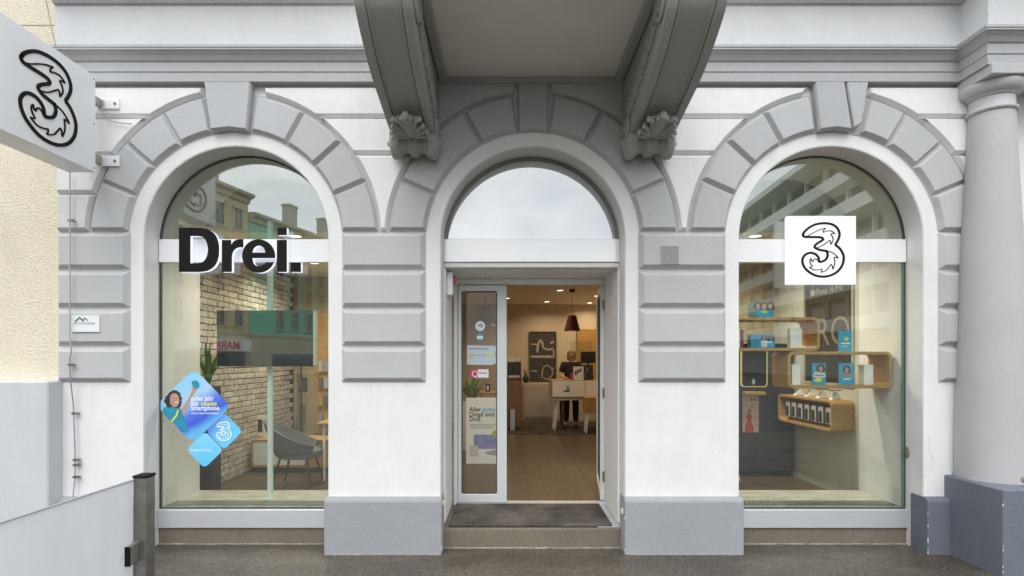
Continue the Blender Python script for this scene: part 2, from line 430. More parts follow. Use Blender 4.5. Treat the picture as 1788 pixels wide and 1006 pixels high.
def fine_print(x, y, z, w, h, mat, parent):             # a line of print too small to read
    return MB().box(x, x + w, y - 0.0006, y + 0.0004, z, z + h).build('printed_line', mat, parent)
def arc(cx, cz, r, a0, a1, n):                          # angles measured from straight up, + to the right
    return [(cx + r * math.sin(a0 + (a1 - a0) * i / n), cz + r * math.cos(a0 + (a1 - a0) * i / n)) for i in range(n + 1)]
def rrect(x0, x1, z0, z1, r, n=6):
    p = []
    for cx, cz, a in ((x1 - r, z1 - r, 0), (x0 + r, z1 - r, 90), (x0 + r, z0 + r, 180), (x1 - r, z0 + r, 270)):
        p += [(cx + r * math.cos(R(a + 90 * i / n)), cz + r * math.sin(R(a + 90 * i / n))) for i in range(n + 1)]
    return p
def spline(pts, n=6, closed=False):                     # Catmull-Rom through (x,z) points
    P = [Vector(p) for p in pts]; m = len(P); out = []
    for i in range(m if closed else m - 1):
        p0 = P[i - 1] if (i > 0 or closed) else P[i]; p1 = P[i]; p2 = P[(i + 1) % m]; p3 = P[(i + 2) % m] if (i + 2 < m or closed) else p2
        for k in range(n):
            t = k / n
            out.append(tuple(0.5 * ((2 * p1) + (p2 - p0) * t + (2 * p0 - 5 * p1 + 4 * p2 - p3) * t * t + (3 * p1 - p0 - 3 * p2 + p3) * t ** 3)))
    if not closed: out.append(tuple(P[-1]))
    return out
# ================================================================== materials
WHITE = plaster('white_wall_paint', (0.85, 0.848, 0.84), dirt=0.13, fine=0.16)
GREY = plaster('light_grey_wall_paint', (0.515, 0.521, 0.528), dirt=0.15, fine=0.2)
CREAMGREY = plaster('pale_grey_wall_paint', (0.655, 0.66, 0.665), dirt=0.12, fine=0.2)
PLINTH = plaster('blue_grey_plinth_paint', (0.368, 0.382, 0.405), dirt=0.38, fine=0.35, dirtcol=(0.30, 0.29, 0.27), chips=0.12)
YELLOW = stucco('cream_yellow_stucco', (0.87, 0.79, 0.62))
NPLINTH = plaster('neighbour_plinth_paint', (0.58, 0.60, 0.63), dirt=0.25, fine=0.2)
BARE = M('bare_mortar', (0.33, 0.28, 0.21), 0.9, var=0.4, vscale=40, bump=0.8, bscale=90)
ALU = M('brushed_aluminium', (0.74, 0.76, 0.79), 0.42, metal=0.6, var=0.06, vscale=3, stretch=(1, 1, 30))
ALUPAINT = M('silver_painted_frame', (0.74, 0.76, 0.765), 0.4, metal=0.1, var=0.04)
STEEL = M('worn_steel', (0.30, 0.285, 0.26), 0.42, metal=0.85, var=0.35, vscale=14, bump=0.15, bscale=120)
DARKG = M('black_gasket', (0.06, 0.065, 0.055), 0.5)
ARCH = plaster('shade_darkened_moulding_grey', (0.475, 0.481, 0.49), dirt=0.18, fine=0.2)  # wall grey made darker: shade on the mouldings put into the colour
PLINTH2 = plaster('dark_blue_grey_plinth_paint', (0.158, 0.174, 0.214), dirt=0.3, fine=0.35, dirtcol=(0.24, 0.23, 0.22), chips=0.16)
BLACK = M('matt_black', (0.012, 0.011, 0.010), 0.6, var=0.3, vscale=8, spec=0.15)
PURE = M('clean_white_panel', (0.86, 0.86, 0.86), 0.35, var=0.03)
SIGNW = M('white_sign_face', (0.86, 0.87, 0.88), 0.3, var=0.05, vscale=3)
GRAN = granite('granite_step', (0.165, 0.135, 0.10), (0.27, 0.23, 0.18), (0.085, 0.068, 0.05), 120, blotch=0.45)
PAVE = asphalt('asphalt_pavement', (0.128, 0.110, 0.086), (0.066, 0.056, 0.043), (0.22, 0.20, 0.165), (0.036, 0.030, 0.023))
ROAD = granite('asphalt_road', (0.05, 0.05, 0.05), (0.075, 0.074, 0.072), (0.035, 0.035, 0.035), 200, rough=0.55, wet=0.25)
GLASS = glass('shop_glass', (0.935, 0.97, 0.945), 0.095)
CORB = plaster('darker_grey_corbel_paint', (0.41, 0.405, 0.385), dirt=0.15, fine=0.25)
SOFF = plaster('warm_grey_soffit_paint', (0.80, 0.77, 0.73), dirt=0.08, fine=0.12)
DGLASS = glass('door_glass', (0.95, 0.97, 0.95), 0.02)
UGLASS = glass('arch_glass', (0.88, 0.94, 0.91), 0.20)

# ================================================================== ground
ZC = Z(417); RO = 0.785; RS = 0.902          # arch centre height, opening radius, white surround radius
AX = [X(411.5), X(930.5), X(1452)]           # the three arch centres
g = MB().box(-120, 120, -7.2, 4.0, -0.3, 0.0).build('pavement', PAVE, kind='structure', label='brown grey asphalt pavement in front of the shop')
g = MB().box(-250, 250, -260, -7.2, -0.4, -0.14).build('road', ROAD, kind='structure', label='dark asphalt road beyond the pavement kerb')

# ================================================================== the shop building
B = thing('shop_building', 'white and grey corner house facade with three rusticated arches and balcony', 'building', (0.2, 0, 0))
x0, x1 = X(101), 7.5
holes = []
for cx in AX:
    holes.append([(cx - RO, -0.2)] + arc(cx, ZC, RO, -math.pi / 2, math.pi / 2, 40) + [(cx + RO, -0.2)])
filled('wall', [[(x0, -0.35), (x1, -0.35), (x1, 5.6), (x0, 5.6)]] + holes, 0.0, 0.86, WHITE, B, bevel=0.014, smooth=False)

YF = -0.045                                   # front plane of the raised blocks
rows = [Z(403, YF), Z(471, YF), Z(538, YF), Z(605, YF), Z(669, YF)]
def block_col(px0, px1):
    for a, b in zip(rows[:-1], rows[1:]):
        e = random.uniform(-0.002, 0.002)
        MB().rustic([(X(px0), b + 0.003), (X(px1), b + 0.003), (X(px1), a - 0.003), (X(px0), a - 0.003)], 0.03, YF + e, 0.04).build('rusticated_block', GREY, B, bevel=0.003)
for pa, pb in ((104, 227), (599, 742), (1116, 1265), (1639, 1688)): bx('block_bed', X(pa), X(pb), -0.005, 0.03, rows[-1] + 0.01, rows[0], GREY, B)
block_col(102, 229); block_col(597, 744); block_col(1114, 1267); block_col(1637, 1690)

R1, R2 = 0.910, 1.224                         # voussoir inner and outer radius
def vous(cx, a0, a1, mat=GREY, r2=R2, flat=None, name='voussoir'):
    n = max(3, int(abs(a1 - a0) / 5))
    if flat is None:
        p = arc(cx, ZC, R1, R(a0), R(a1), n) + arc(cx, ZC, r2, R(a1), R(a0), n)
    else:                                     # lowest stone: ends on the horizontal joint at height `flat`
        s = 1 if a1 > 0 else -1
        i1 = s * math.degrees(math.acos((flat - ZC) / R1)); o1 = s * math.degrees(math.acos((flat - ZC) / r2))
        p = arc(cx, ZC, R1, R(a0), R(i1), n) + arc(cx, ZC, r2, R(o1), R(a0), n)
    MB().rustic(p, 0.03, YF + random.uniform(-0.004, 0.002), 0.026, strip=n).build(name, mat, B, bevel=0.003)
gp = 0.06
for cx in AX:                                 # grey painted bed under the arch stones, so the joints read grey
    MB().prism(arc(cx, ZC, 0.905, -1.495, 1.495, 48) + arc(cx, ZC, 1.233, 1.515, -1.515, 48), -0.006, 0.03).build('arch_bed', GREY, B) if False else filled('arch_bed', [arc(cx, ZC, 0.905, -1.495, 1.495, 48) + arc(cx, ZC, 1.233, 1.515, -1.515, 48)], -0.006, 0.03, GREY, B)
def side(cx, s, angs, mats):
    for k in range(len(angs) - 1):
        if k == len(angs) - 2: vous(cx, s * (angs[k] + gp), s * 85, mats, flat=rows[0] + 0.003)
        else: vous(cx, s * (angs[k] + gp), s * (angs[k + 1] - gp), mats)
side(AX[0], -1, [11.7, 29.8, 48.4, 66.6, 86], GREY); side(AX[0], 1, [8.6, 29.0, 47.8, 66.4, 86], GREY)
side(AX[2], -1, [9.2, 29.0, 47.6, 66.0, 86], GREY); side(AX[2], 1, [13.9, 30.2, 48.6, 66.8, 86], GREY)
for s in (-1, 1): side(AX[1], s, [7.9, 28.8, 66.3, 86], GREY)
def keystone(cx, ba, bb, ta, tb, ztop, yf):
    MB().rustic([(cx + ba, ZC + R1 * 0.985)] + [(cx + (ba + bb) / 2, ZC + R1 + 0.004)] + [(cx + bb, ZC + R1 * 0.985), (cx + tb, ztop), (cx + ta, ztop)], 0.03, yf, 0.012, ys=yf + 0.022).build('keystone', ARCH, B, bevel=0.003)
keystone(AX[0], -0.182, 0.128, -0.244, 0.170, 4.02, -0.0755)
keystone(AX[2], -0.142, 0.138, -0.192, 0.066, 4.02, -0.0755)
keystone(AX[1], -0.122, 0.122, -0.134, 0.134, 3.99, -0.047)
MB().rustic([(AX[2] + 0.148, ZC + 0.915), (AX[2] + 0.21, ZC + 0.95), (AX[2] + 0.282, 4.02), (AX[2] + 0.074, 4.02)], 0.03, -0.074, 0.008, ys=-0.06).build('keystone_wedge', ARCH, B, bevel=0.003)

# spandrel panels (white, raised, with bevelled edges following the arcs)
RP = 1.236
zt, zj1, zj2, zb = 3.955, Z(204, YF), Z(268, YF), rows[0]
def axr(z): return math.sqrt(max(RP * RP - (z - ZC) ** 2, 0))
def arcz(za, zb_, n=10): return [(axr(za + (zb_ - za) * i / n), za + (zb_ - za) * i / n) for i in range(n + 1)]
def spandrel(cxl, cxr, xl_lim, xr_lim, mat, lower=True, joints=None):
    jt = joints or [zt, zj1, zj2, zb]
    for k in range(len(jt) - 1):
        za, zc2 = jt[k] - 0.004, jt[k + 1] + 0.004
        L = []; Rr = []
        if cxl is not None:
            zs = min(za, ZC + RP - 0.028)
            if za > ZC + RP - 0.028: L.append((cxl + xl_lim, za))
            L += [(max(cxl + x, cxl + xl_lim), z) for x, z in arcz(zs, zc2)]
        else: L = [(xl_lim, za), (xl_lim, zc2)]
        if cxr is not None:
            zs = min(za, ZC + RP - 0.028)
            if za > ZC + RP - 0.028: Rr.append((cxr - xr_lim, za))
            Rr += [(min(cxr - x, cxr - xr_lim), z) for x, z in arcz(zs, zc2)]
        else: Rr = [(xr_lim, za), (xr_lim, zc2)]
        if L[-1][0] > Rr[-1][0] - 0.02:       # the pointed lowest panel: stop where the two arcs meet
            while len(L) > 2 and L[-1][0] > Rr[-1][0] - 0.014: L.pop(); Rr.pop()
        p = L + Rr[::-1]
        MB().rustic(p, 0.03, YF - 0.002, 0.022, ys=-0.008).build('spandrel_panel', mat, B, bevel=0.003)
xcor_l, xcor_r = -0.78, 1.19
spandrel(AX[0], None, 0.245, xcor_l, WHITE, joints=[zt, zj1, zj2])
spandrel(AX[0], AX[1], 0.2, 0.2, WHITE, joints=[zj2, zb])
spandrel(None, AX[2], xcor_r, 0.205, WHITE, joints=[zt, zj1, zj2])
spandrel(AX[1], AX[2], 0.2, 0.2, WHITE, joints=[zj2, zb])
spandrel(None, AX[0], X(103), 0.25, WHITE, joints=[zt, zj1, Z(270, YF), Z(337, YF)])
spandrel(None, AX[0], X(103), 0.25, CREAMGREY, joints=[Z(337, YF), zb])
spandrel(AX[2], None, 0.285, 4.12, WHITE, joints=[zt, zj1, zj2, Z(337, YF), zb])
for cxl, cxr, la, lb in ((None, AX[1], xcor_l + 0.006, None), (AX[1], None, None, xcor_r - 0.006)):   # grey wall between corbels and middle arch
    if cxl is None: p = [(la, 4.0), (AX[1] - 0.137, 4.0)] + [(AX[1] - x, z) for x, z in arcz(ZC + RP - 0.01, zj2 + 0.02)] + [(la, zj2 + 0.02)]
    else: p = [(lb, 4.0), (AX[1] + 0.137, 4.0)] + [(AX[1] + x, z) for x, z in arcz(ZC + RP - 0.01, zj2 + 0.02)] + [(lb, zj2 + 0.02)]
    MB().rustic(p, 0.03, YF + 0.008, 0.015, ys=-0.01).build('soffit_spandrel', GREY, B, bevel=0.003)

# entablature: mouldings swept along the wall and round the projection over the column
XP, YP = 3.865, -0.27
def sweep(name, prof, mat, xs=x0, parent=B):   # prof: (projection, z) outline
    n = len(prof); v = []
    for p, z in prof: v.append((xs, -p, z))
    for p, z in prof: v.append((XP - p, -p, z))
    for p, z in prof: v.append((XP - p, YP - p, z))
    for p, z in prof: v.append((x1, YP - p, z))
    f = []
    for s in range(3): f += [(s * n + i, s * n + (i + 1) % n, (s + 1) * n + (i + 1) % n, (s + 1) * n + i) for i in range(n)]
    f += [tuple(range(n)), tuple(range(4 * n - 1, 3 * n - 1, -1))]
    return MB().add(v, f).build(name, mat, parent, bevel=0.002)
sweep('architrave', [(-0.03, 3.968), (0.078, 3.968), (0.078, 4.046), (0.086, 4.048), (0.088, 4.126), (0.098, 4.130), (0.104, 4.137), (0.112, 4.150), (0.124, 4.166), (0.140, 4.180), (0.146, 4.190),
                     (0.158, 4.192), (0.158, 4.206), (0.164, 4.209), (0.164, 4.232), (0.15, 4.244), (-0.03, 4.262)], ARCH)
sweep('frieze', [(-0.03, 4.262), (0.035, 4.262), (0.035, 4.642), (-0.03, 4.642)], CREAMGREY)
bx('upper_wall', x0, x1, 0.06, 0.8, 5.601, 13.0, WHITE, B)
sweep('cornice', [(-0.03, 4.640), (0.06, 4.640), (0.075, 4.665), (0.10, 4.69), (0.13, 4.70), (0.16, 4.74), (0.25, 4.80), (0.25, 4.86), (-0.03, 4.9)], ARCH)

# balcony slab
bal = bx('balcony_slab', -0.94, 1.36, -1.52, 0.02, 4.012, 4.2, SOFF, B, bevel=0.004)
bx('soffit_moulding', -0.575, -0.50, -1.42, -0.03, 3.975, 4.02, CORB, bal, bevel=0.012)
bx('soffit_moulding', 0.905, 0.98, -1.42, -0.03, 3.975, 4.02, CORB, bal, bevel=0.012)

# scrolled corbels
PROF = spline([(0.02, 3.44), (-0.12, 3.44), (-0.25, 3.452), (-0.35, 3.465), (-0.47, 3.49), (-0.64, 3.527), (-0.86, 3.575), (-1.05, 3.645), (-1.22, 3.735), (-1.31, 3.80), (-1.352, 3.87), (-1.345, 3.945), (-1.29, 4.005)], 4) + [(0.02, 4.005)]
def corbel(xa, xb, inner):
    c = MB().prism_x(inset(PROF, 0.022), xa + 0.03, xb - 0.03).build('corbel', CORB, B, bevel=0.003, smooth=True)
    for a, b in ((xa, xa + 0.062), (xb - 0.062, xb)):
        MB().prism_x(PROF, a, b).build('edge_fillet', CORB, c, bevel=0.008, seg=2, smooth=True)
    for a, b in ((xa + 0.066, xa + 0.082), (xb - 0.082, xb - 0.066)):
        MB().prism_x(inset(PROF, 0.012), a, b).build('bead', CORB, c, bevel=0.005, smooth=True)
    w = xb - xa; xm = (xa + xb) / 2             # bolster roll at the foot
    prof = [(0.004, -0.05), (0.02, -0.044), (0.028, -0.028), (0.06, -0.022), (0.10, -0.012), (0.122, 0.0), (0.126, 0.03), (0.118, 0.058), (0.104, 0.066), (0.104, 0.072), (0.082, 0.095), (0.076, 0.12), (0.090, 0.145), (0.112, 0.156), (0.112, 0.160), (0.104, 0.164), (0.106, w / 2)]
    prof = prof + [(r, w - h) for r, h in prof[-2::-1]]
    MB().lathe(prof, (xa, -0.168, 3.412), 28, 'x').build('scroll_roll', CORB, c, smooth=True)
    for sx, o in ((-1, xa), (1, xb)):
        MB().lathe([(0.03, 0), (0.028, 0.012), (0.014, 0.026), (0.004, 0.036)], (o + sx * 0.028, -0.168, 3.412), 12, 'x') if False else None
    # acanthus leaf climbing the face
    lf = MB(); slope = math.atan2(3.527 - 3.43, 0.36)
    def on(u, v):                               # u across, v up the slope (m) -> point on the face
        y = -0.27 - v * math.cos(slope) * 1.2; z = 3.43 + v * math.sin(slope) * 1.2
        return Vector((xm + u, y, z))
    nrm = Vector((0, -math.sin(slope), -math.cos(slope)))      # out of the face
    def lobe(a_, ln, base, wd, curl):
        p_ = []; r_ = []
        for i in range(7):
            t_ = i / 6; u_ = math.sin(a_) * ln * t_; v_ = base + math.cos(a_) * ln * t_
            p_.append(on(u_ * 1.15, 0.05 + v_ * 1.12) + nrm * (0.006 + 0.03 * math.sin(t_ * 1.9) + curl * max(0, t_ - 0.7))); r_.append(wd * (0.45 + 0.9 * math.sin(math.pi * min(0.9, 0.15 + 0.75 * t_))))
        lf.tube(p_, r_, 8); lf.blob(p_[-1] + nrm * 0.012 + Vector((math.sin(a_) * 0.006, 0, -0.008)), (wd * 0.95, wd * 0.8, wd * 1.1), None, 8, 6)
    for a_, ln, base, wd in ((0.0, 0.22, -0.02, 0.030), (0.13, 0.20, -0.02, 0.020), (0.34, 0.185, -0.015, 0.017), (0.62, 0.150, 0.045, 0.016), (0.66, 0.165, -0.02, 0.016), (0.98, 0.142, -0.02, 0.017), (1.2, 0.128, -0.035, 0.016), (0.9, 0.085, 0.115, 0.013)):
        for s in ((-1, 1) if a_ else (1,)): lobe(s * a_, ln, base, wd, 0.06)
    lf.build('acanthus_leaf', CORB, c, smooth=True)
    # carved scrollwork on the inner cheek
    xs = xb if inner > 0 else xa; o = MB(); e = inner * 0.012
    def spiral(cy, cz, r, turns, s0, k=1): return [(xs + e, cy + k * r * (1 - t / 40 * 0.85) * math.cos(s0 + turns * 2 * math.pi * t / 40), cz + r * (1 - t / 40 * 0.85) * math.sin(s0 + turns * 2 * math.pi * t / 40)) for t in range(41)]
    o.tube(spiral(-1.18, 3.87, 0.115, 1.8, -0.3), 0.016, 8); o.tube(spiral(-0.2, 3.52, 0.10, 1.8, 2.6), 0.016, 8)
    o.blob((xs + e, -1.18, 3.87), (0.02, 0.03, 0.03)); o.blob((xs + e, -0.2, 3.52), (0.02, 0.03, 0.03))
    for k in range(17):
        t = k / 16; yy = -0.30 - 0.72 * t; zz = 3.60 + 0.21 * t + 0.018 * math.sin(k * 2.1)
        o.blob((xs + e * 0.6, yy, zz + 0.05), (0.022, 0.05, 0.022), (0.8 + 0.2 * (k % 3), 0, 0), 10, 6)
        o.blob((xs + e * 0.6, yy - 0.03, zz - 0.01), (0.02, 0.042, 0.02), (-0.5, 0, 0), 10, 6)
        o.blob((xs + e * 0.9, yy - 0.015, zz + 0.02), (0.022, 0.022, 0.022), None, 8, 6)
    o.tube([(xs + e, -0.30 - 0.72 * t / 10, 3.595 + 0.21 * t / 10 + 0.015 * math.sin(t * 1.3)) for t in range(11)], 0.012, 6)
    o.build('carved_scrollwork', CORB, c, smooth=True)
corbel(-0.932, -0.578, 1); corbel(0.982, 1.345, -1)

# plinths of the piers
def plinth(xa, xb, yb=0.14, z=0.475, mat=PLINTH):
    MB().prism_x([(-0.062, -0.2), (yb, -0.2), (yb, z), (0.0, z), (-0.045, z - 0.006), (-0.062, z - 0.03)], xa, xb).build('plinth', mat, B, bevel=0.006)
plinth(X(104), AX[0] - RO + 0.012); plinth(AX[0] + RO - 0.012, AX[1] - RO + 0.014); plinth(AX[1] + RO - 0.014, AX[2] - RO + 0.012); plinth(AX[2] + RO - 0.012, 3.76, mat=PLINTH2)

# engaged column with pedestal, at the corner
cxx, cyy = 4.01, -0.13
ped = MB().box(3.725, 4.75, -0.55, 0.02, -0.2, 0.66).build('column_pedestal', PLINTH2, B, bevel=0.008)
colm = MB().lathe([(0.245, 0.655), (0.243, 1.0), (0.228, 1.7), (0.205, 2.5), (0.172, 3.2), (0.153, 3.66)], (cxx, cyy, 0), 48).build('column_shaft', plaster('grimy_column_paint', (0.495, 0.497, 0.50), dirt=0.30, fine=0.2), B, smooth=True)
MB().lathe([(0.145, 3.655), (0.163, 3.658), (0.173, 3.668), (0.173, 3.682), (0.163, 3.692), (0.153, 3.698), (0.151, 3.78), (0.163, 3.782), (0.166, 3.796), (0.19, 3.805), (0.208, 3.825), (0.220, 3.85), (0.222, 3.872), (0.214, 3.888)], (cxx, cyy, 0), 48).build('capital', GREY, colm, smooth=True, angle=60)
bx('abacus', XP - 0.06, 4.6, YP - 0.10, 0.02, 3.886, 3.967, GREY, colm, bevel=0.004)
for c, r, seed in (((X(1764, -0.40), -0.385, 0.71), (0.05, 0.02, 0.032), 1),):
    MB().blob((cxx + 0.05, cyy - 0.238, 0.70), (0.045, 0.012, 0.03)).build('plaster_loss', BARE, colm, smooth=True)
MB().blob((AX[2] + RO - 0.002, 0.19, Z(790, 0.19)), (0.008, 0.03, 0.055)).build('plaster_loss', BARE, B, smooth=True)

# ------------------------------------------------------------------ windows
GY = 0.22                                       # glass plane
def window(cx):
    z0, zs = 0.312, ZC
    w = RO - 0.004; fr = 0.009
    outer = [(cx - w, z0)] + arc(cx, zs, w, -math.pi / 2, math.pi / 2, 40) + [(cx + w, z0)]
    inn = [(cx - w + fr, z0 + fr)] + arc(cx, zs, w - fr, -math.pi / 2, math.pi / 2, 40) + [(cx + w - fr, z0 + fr)]
    f = filled('window', [outer, inn], GY - 0.012, GY + 0.014, DARKG, B)
    zt0, zt1 = Z(459, GY), Z(419, GY)
    bx('transom_panel', cx - w + 0.004, cx + w - 0.004, GY - 0.03, GY + 0.03, zt0, zt1, PURE, f, bevel=0.003)
    MB().box(cx - w + 0.01, cx + w - 0.01, GY - 0.006, GY + 0.006, z0 + 0.01, zt0 - 0.002).build('pane', GLASS, f)
    h = math.asin(min(1, (zt1 - zs) / w)) if zt1 > zs else 0
    am = math.pi / 2 - max(h, 0)
    up = arc(cx, zs, w - 0.01, -am, am, 36)
    MB().prism([(up[0][0], zt1 + 0.002)] + [p for p in up if p[1] > zt1 + 0.003] + [(up[-1][0], zt1 + 0.002)], GY - 0.006, GY + 0.006).build('pane', UGLASS, f)
    bx('glass_edge', cx + w - 0.024, cx + w - 0.0095, GY - 0.0075, GY + 0.0075, z0 + 0.012, zt0 - 0.003, M('green_glass_edge', (0.10, 0.20, 0.16), 0.15, spec=0.8), f)
    bx('aluminium_sill', cx - RO + 0.002, cx + RO - 0.002, GY - 0.045, GY + 0.05, 0.15, 0.312, ALU, f, bevel=0.004)
    bx('granite_base', cx - RO + 0.002, cx + RO - 0.002, GY - 0.02, GY + 0.3, -0.1, 0.149, GRAN, f, bevel=0.006)
    return f
WL_, WR_ = window(AX[0]), window(AX[2])

# middle bay: lunette, white fascia, recessed doorway
MILK = glass('milky_lunette_glass', (0.9, 0.95, 0.95), 0.33, body=0.9, bodycol=(0.82, 0.85, 0.86))
LY = 0.26; cx = AX[1]; w = RO - 0.004
zt0, zt1 = Z(458, LY - 0.03), Z(418, LY - 0.03)
am = math.acos((zt1 - ZC) / w) if zt1 > ZC else math.pi / 2
oa = arc(cx, ZC, w, -am, am, 40); ia = arc(cx, ZC, w - 0.024, -am * 0.985, am * 0.985, 40)
lun = filled('lunette_window', [oa + [], ], LY - 0.02, LY + 0.05, M('olive_grey_frame', (0.17, 0.175, 0.15), 0.5), B) if False else \
    MB().prism(oa + [(p[0], max(p[1], zt1)) for p in ia[::-1]], LY - 0.03, LY + 0.05).build('lunette_window', M('olive_grey_frame', (0.20, 0.205, 0.18), 0.5), B)
MB().prism([(p[0], max(p[1], zt1 + 0.001)) for p in arc(cx, ZC, w - 0.012, -am * 0.995, am * 0.99, 40)], LY, LY + 0.012).build('pane', MILK, lun)
bx('fascia_panel', cx - RO + 0.003, cx + RO - 0.003, LY - 0.05, LY + 0.08, zt0, zt1, M('gloss_white_fascia', (0.90, 0.90, 0.90), 0.12, spec=1.0, coat=1.0), lun, bevel=0.003)
bx('fascia_lip', cx - RO + 0.003, cx + RO - 0.003, LY - 0.03, LY + 0.08, Z(467, LY - 0.03), zt0 - 0.001, M('warm_white_panel', (0.72, 0.71, 0.67), 0.4), lun, bevel=0.003)
DY = 0.88                                        # door plane
SOF = M('recess_lining', (0.86, 0.86, 0.85), 0.5, var=0.04)
zs_ = Z(467, LY - 0.03)
bx('recess_soffit', cx - RO + 0.003, cx + RO - 0.003, LY + 0.081, DY - 0.01, zs_, zs_ + 0.05, SOF, B)
FL = 0.18                                        # shop floor level
bx('recess_lining', cx - RO + 0.001, cx - RO + 0.012, LY - 0.02, DY - 0.012, FL, zs_, SOF, B)
bx('recess_lining', cx + RO - 0.012, cx + RO - 0.001, LY - 0.02, DY - 0.012, FL, zs_, SOF, B)
bx('door_step', cx - RO + 0.002, cx + RO - 0.002, 0.10, 0.99, -0.1, FL - 0.012, GRAN, B, bevel=0.008)

# door frame and leaves
xl, xr = X(792, DY), X(1064, DY); zt_ = Z(487, DY)
fr = filled('door_frame', [[(xl, FL - 0.012), (xl, zt_), (xr, zt_), (xr, FL - 0.012), (xr - 0.045, FL - 0.012), (xr - 0.045, zt_ - 0.055), (xl + 0.04, zt_ - 0.055), (xl + 0.04, FL - 0.012)]], DY, DY + 0.09, ALUPAINT, B)
bx('threshold_strip', xl + 0.041, xr - 0.046, DY - 0.01, DY + 0.1, FL - 0.011, FL + 0.006, ALU, fr, bevel=0.002)
def leaf(x_a, x_b, za, zb_, st_l, st_r, rt, rb, mtx=None, gl=True):
    Mx = mtx
    d = filled('door_leaf', [rrect(x_a, x_b, za, zb_, 0.02, 3), rrect(x_a + st_l, x_b - st_r, za + rb, zb_ - rt, 0.018, 3)], -0.03, 0.03, ALUPAINT, fr, mtx=Mx, bevel=0.006)
    filled('gasket', [rrect(x_a + st_l - 0.001, x_b - st_r + 0.001, za + rb - 0.001, zb_ - rt + 0.001, 0.018, 3), rrect(x_a + st_l + 0.010, x_b - st_r - 0.010, za + rb + 0.010, zb_ - rt - 0.010, 0.012, 3)], -0.014, 0.014, DARKG, d, mtx=Mx)
    mb = MB(Mx); mb.prism(rrect(x_a + st_l + 0.002, x_b - st_r - 0.002, za + rb + 0.002, zb_ - rt - 0.002, 0.015, 3), -0.004, 0.004); mb.build('pane', DGLASS, d)
    return d
T = Matrix.Translation
zl0, zl1 = FL + 0.008, zt_ - 0.06
dl = leaf(xl + 0.043, X(885, DY), zl0, zl1, 0.035, 0.10, 0.062, 0.085, T((0, DY + 0.045, 0)))
mr = T((xr - 0.05, DY + 0.07, 0)) @ Matrix.Rotation(R(180 - 97), 4, 'Z')
dr = leaf(0.0, 0.95, zl0, zl1, 0.06, 0.06, 0.06, 0.085, mr)
for zz in (0.45, 1.3, 2.2):
    MB().lathe([(0.012, -0.05), (0.012, 0.05)], (xr - 0.052, DY + 0.03, zz), 10).build('hinge', STEEL, dr)
mbh = MB(mr); mbh.tube([(0.88, -0.07, 1.0), (0.88, -0.07, 1.5)], 0.012, 8); mbh.tube([(0.88, -0.07, 1.05), (0.88, 0, 1.05)], 0.008, 6); mbh.tube([(0.88, -0.07, 1.45), (0.88, 0, 1.45)], 0.008, 6)
mbh.build('pull_handle', BLACK, dr, smooth=True)

# ------------------------------------------------------------------ neighbouring house
N = thing('neighbouring_house', 'cream yellow rough stucco house wall with grey plinth beside the shop', 'building', (-5.5, 0.2, 0))
bx('wall', -9.0, X(101) - 0.002, 0.03, 0.8, 1.40, 5.8, YELLOW, N)
bx('plinth', -9.0, X(82, -0.16), -0.155, 0.6, -0.3, Z(666, -0.155), NPLINTH, N, bevel=0.012)
bx('plinth_return', X(82, -0.16) + 0.001, X(101) - 0.003, 0.0, 0.6, -0.3, Z(667, -0.1), NPLINTH, N, bevel=0.006)
bx('string_joint', -9.0, X(101) - 0.012, 0.0265, 0.1, Z(41), Z(41) + 0.006, M('joint_beige_grey', (0.45, 0.41, 0.34), 0.9), N)  # thin joint strip in a darker beige grey

# ------------------------------------------------------------------ wear: chipped plinth corners, hairline cracks, mortar squeezed out along the steps
CHIP = M('exposed_white_undercoat', (0.72, 0.71, 0.68), 0.9)
rc = random.Random(21)
for xx, yy, zl in ((AX[1] - RO + 0.014, -0.062, 0.44), (AX[1] + RO - 0.014, -0.062, 0.44), (3.725, -0.55, 0.6), (AX[2] + RO - 0.012, -0.062, 0.4)):
    for k in range(6):
        zz = zl * rc.random() ** 1.4 + 0.01; s_ = rc.uniform(0.2, 0.85)
        MB().blob((xx, yy, zz), (0.006 * s_, 0.006 * s_, 0.014 * s_ * rc.uniform(0.6, 1.7)), (0, 0, rc.uniform(0, 1)), 6, 4).build('paint_chip', CHIP, B)
CRK = M('crack_grey', (0.33, 0.32, 0.30), 0.9)  # plain dark grey of the hairline cracks
for pts in ([(1621, 762), (1624, 775), (1623, 788), (1628, 800), (1629, 818)], [(706, 878), (706, 905), (708, 932)]):
    yy = -0.0625 if pts[0][0] == 706 else -0.0005
    MB().ribbon(spline([(X(a, yy), Z(b, yy)) for a, b in pts], 4), 0.0014, yy - 0.0006, yy).build('hairline_crack', CRK, B)
MORT = M('pale_mortar', (0.42, 0.39, 0.34), 0.95, var=0.4, vscale=30)
for xa, xb, yy in ((AX[0] - RO, AX[0] + RO, GY - 0.024), (AX[1] - RO, AX[1] + RO, 0.094), (AX[2] - RO, AX[2] + RO, GY - 0.024)):
    n = 40; MB().tube([(xa + (xb - xa) * k / n, yy + rc.uniform(-0.003, 0.003), 0.002) for k in range(n + 1)], [rc.uniform(0.003, 0.009) for k in range(n + 1)], 6).build('mortar_line', MORT, B, smooth=True)
for xa, xb in ((AX[0] + RO, AX[1] - RO), (AX[1] + RO, AX[2] - RO)):
    n = 36; MB().tube([(xa + (xb - xa) * k / n, -0.066 + rc.uniform(-0.003, 0.003), 0.001) for k in range(n + 1)], [rc.uniform(0.001, 0.007) for k in range(n + 1)], 6).build('mortar_line', MORT, B, smooth=True)
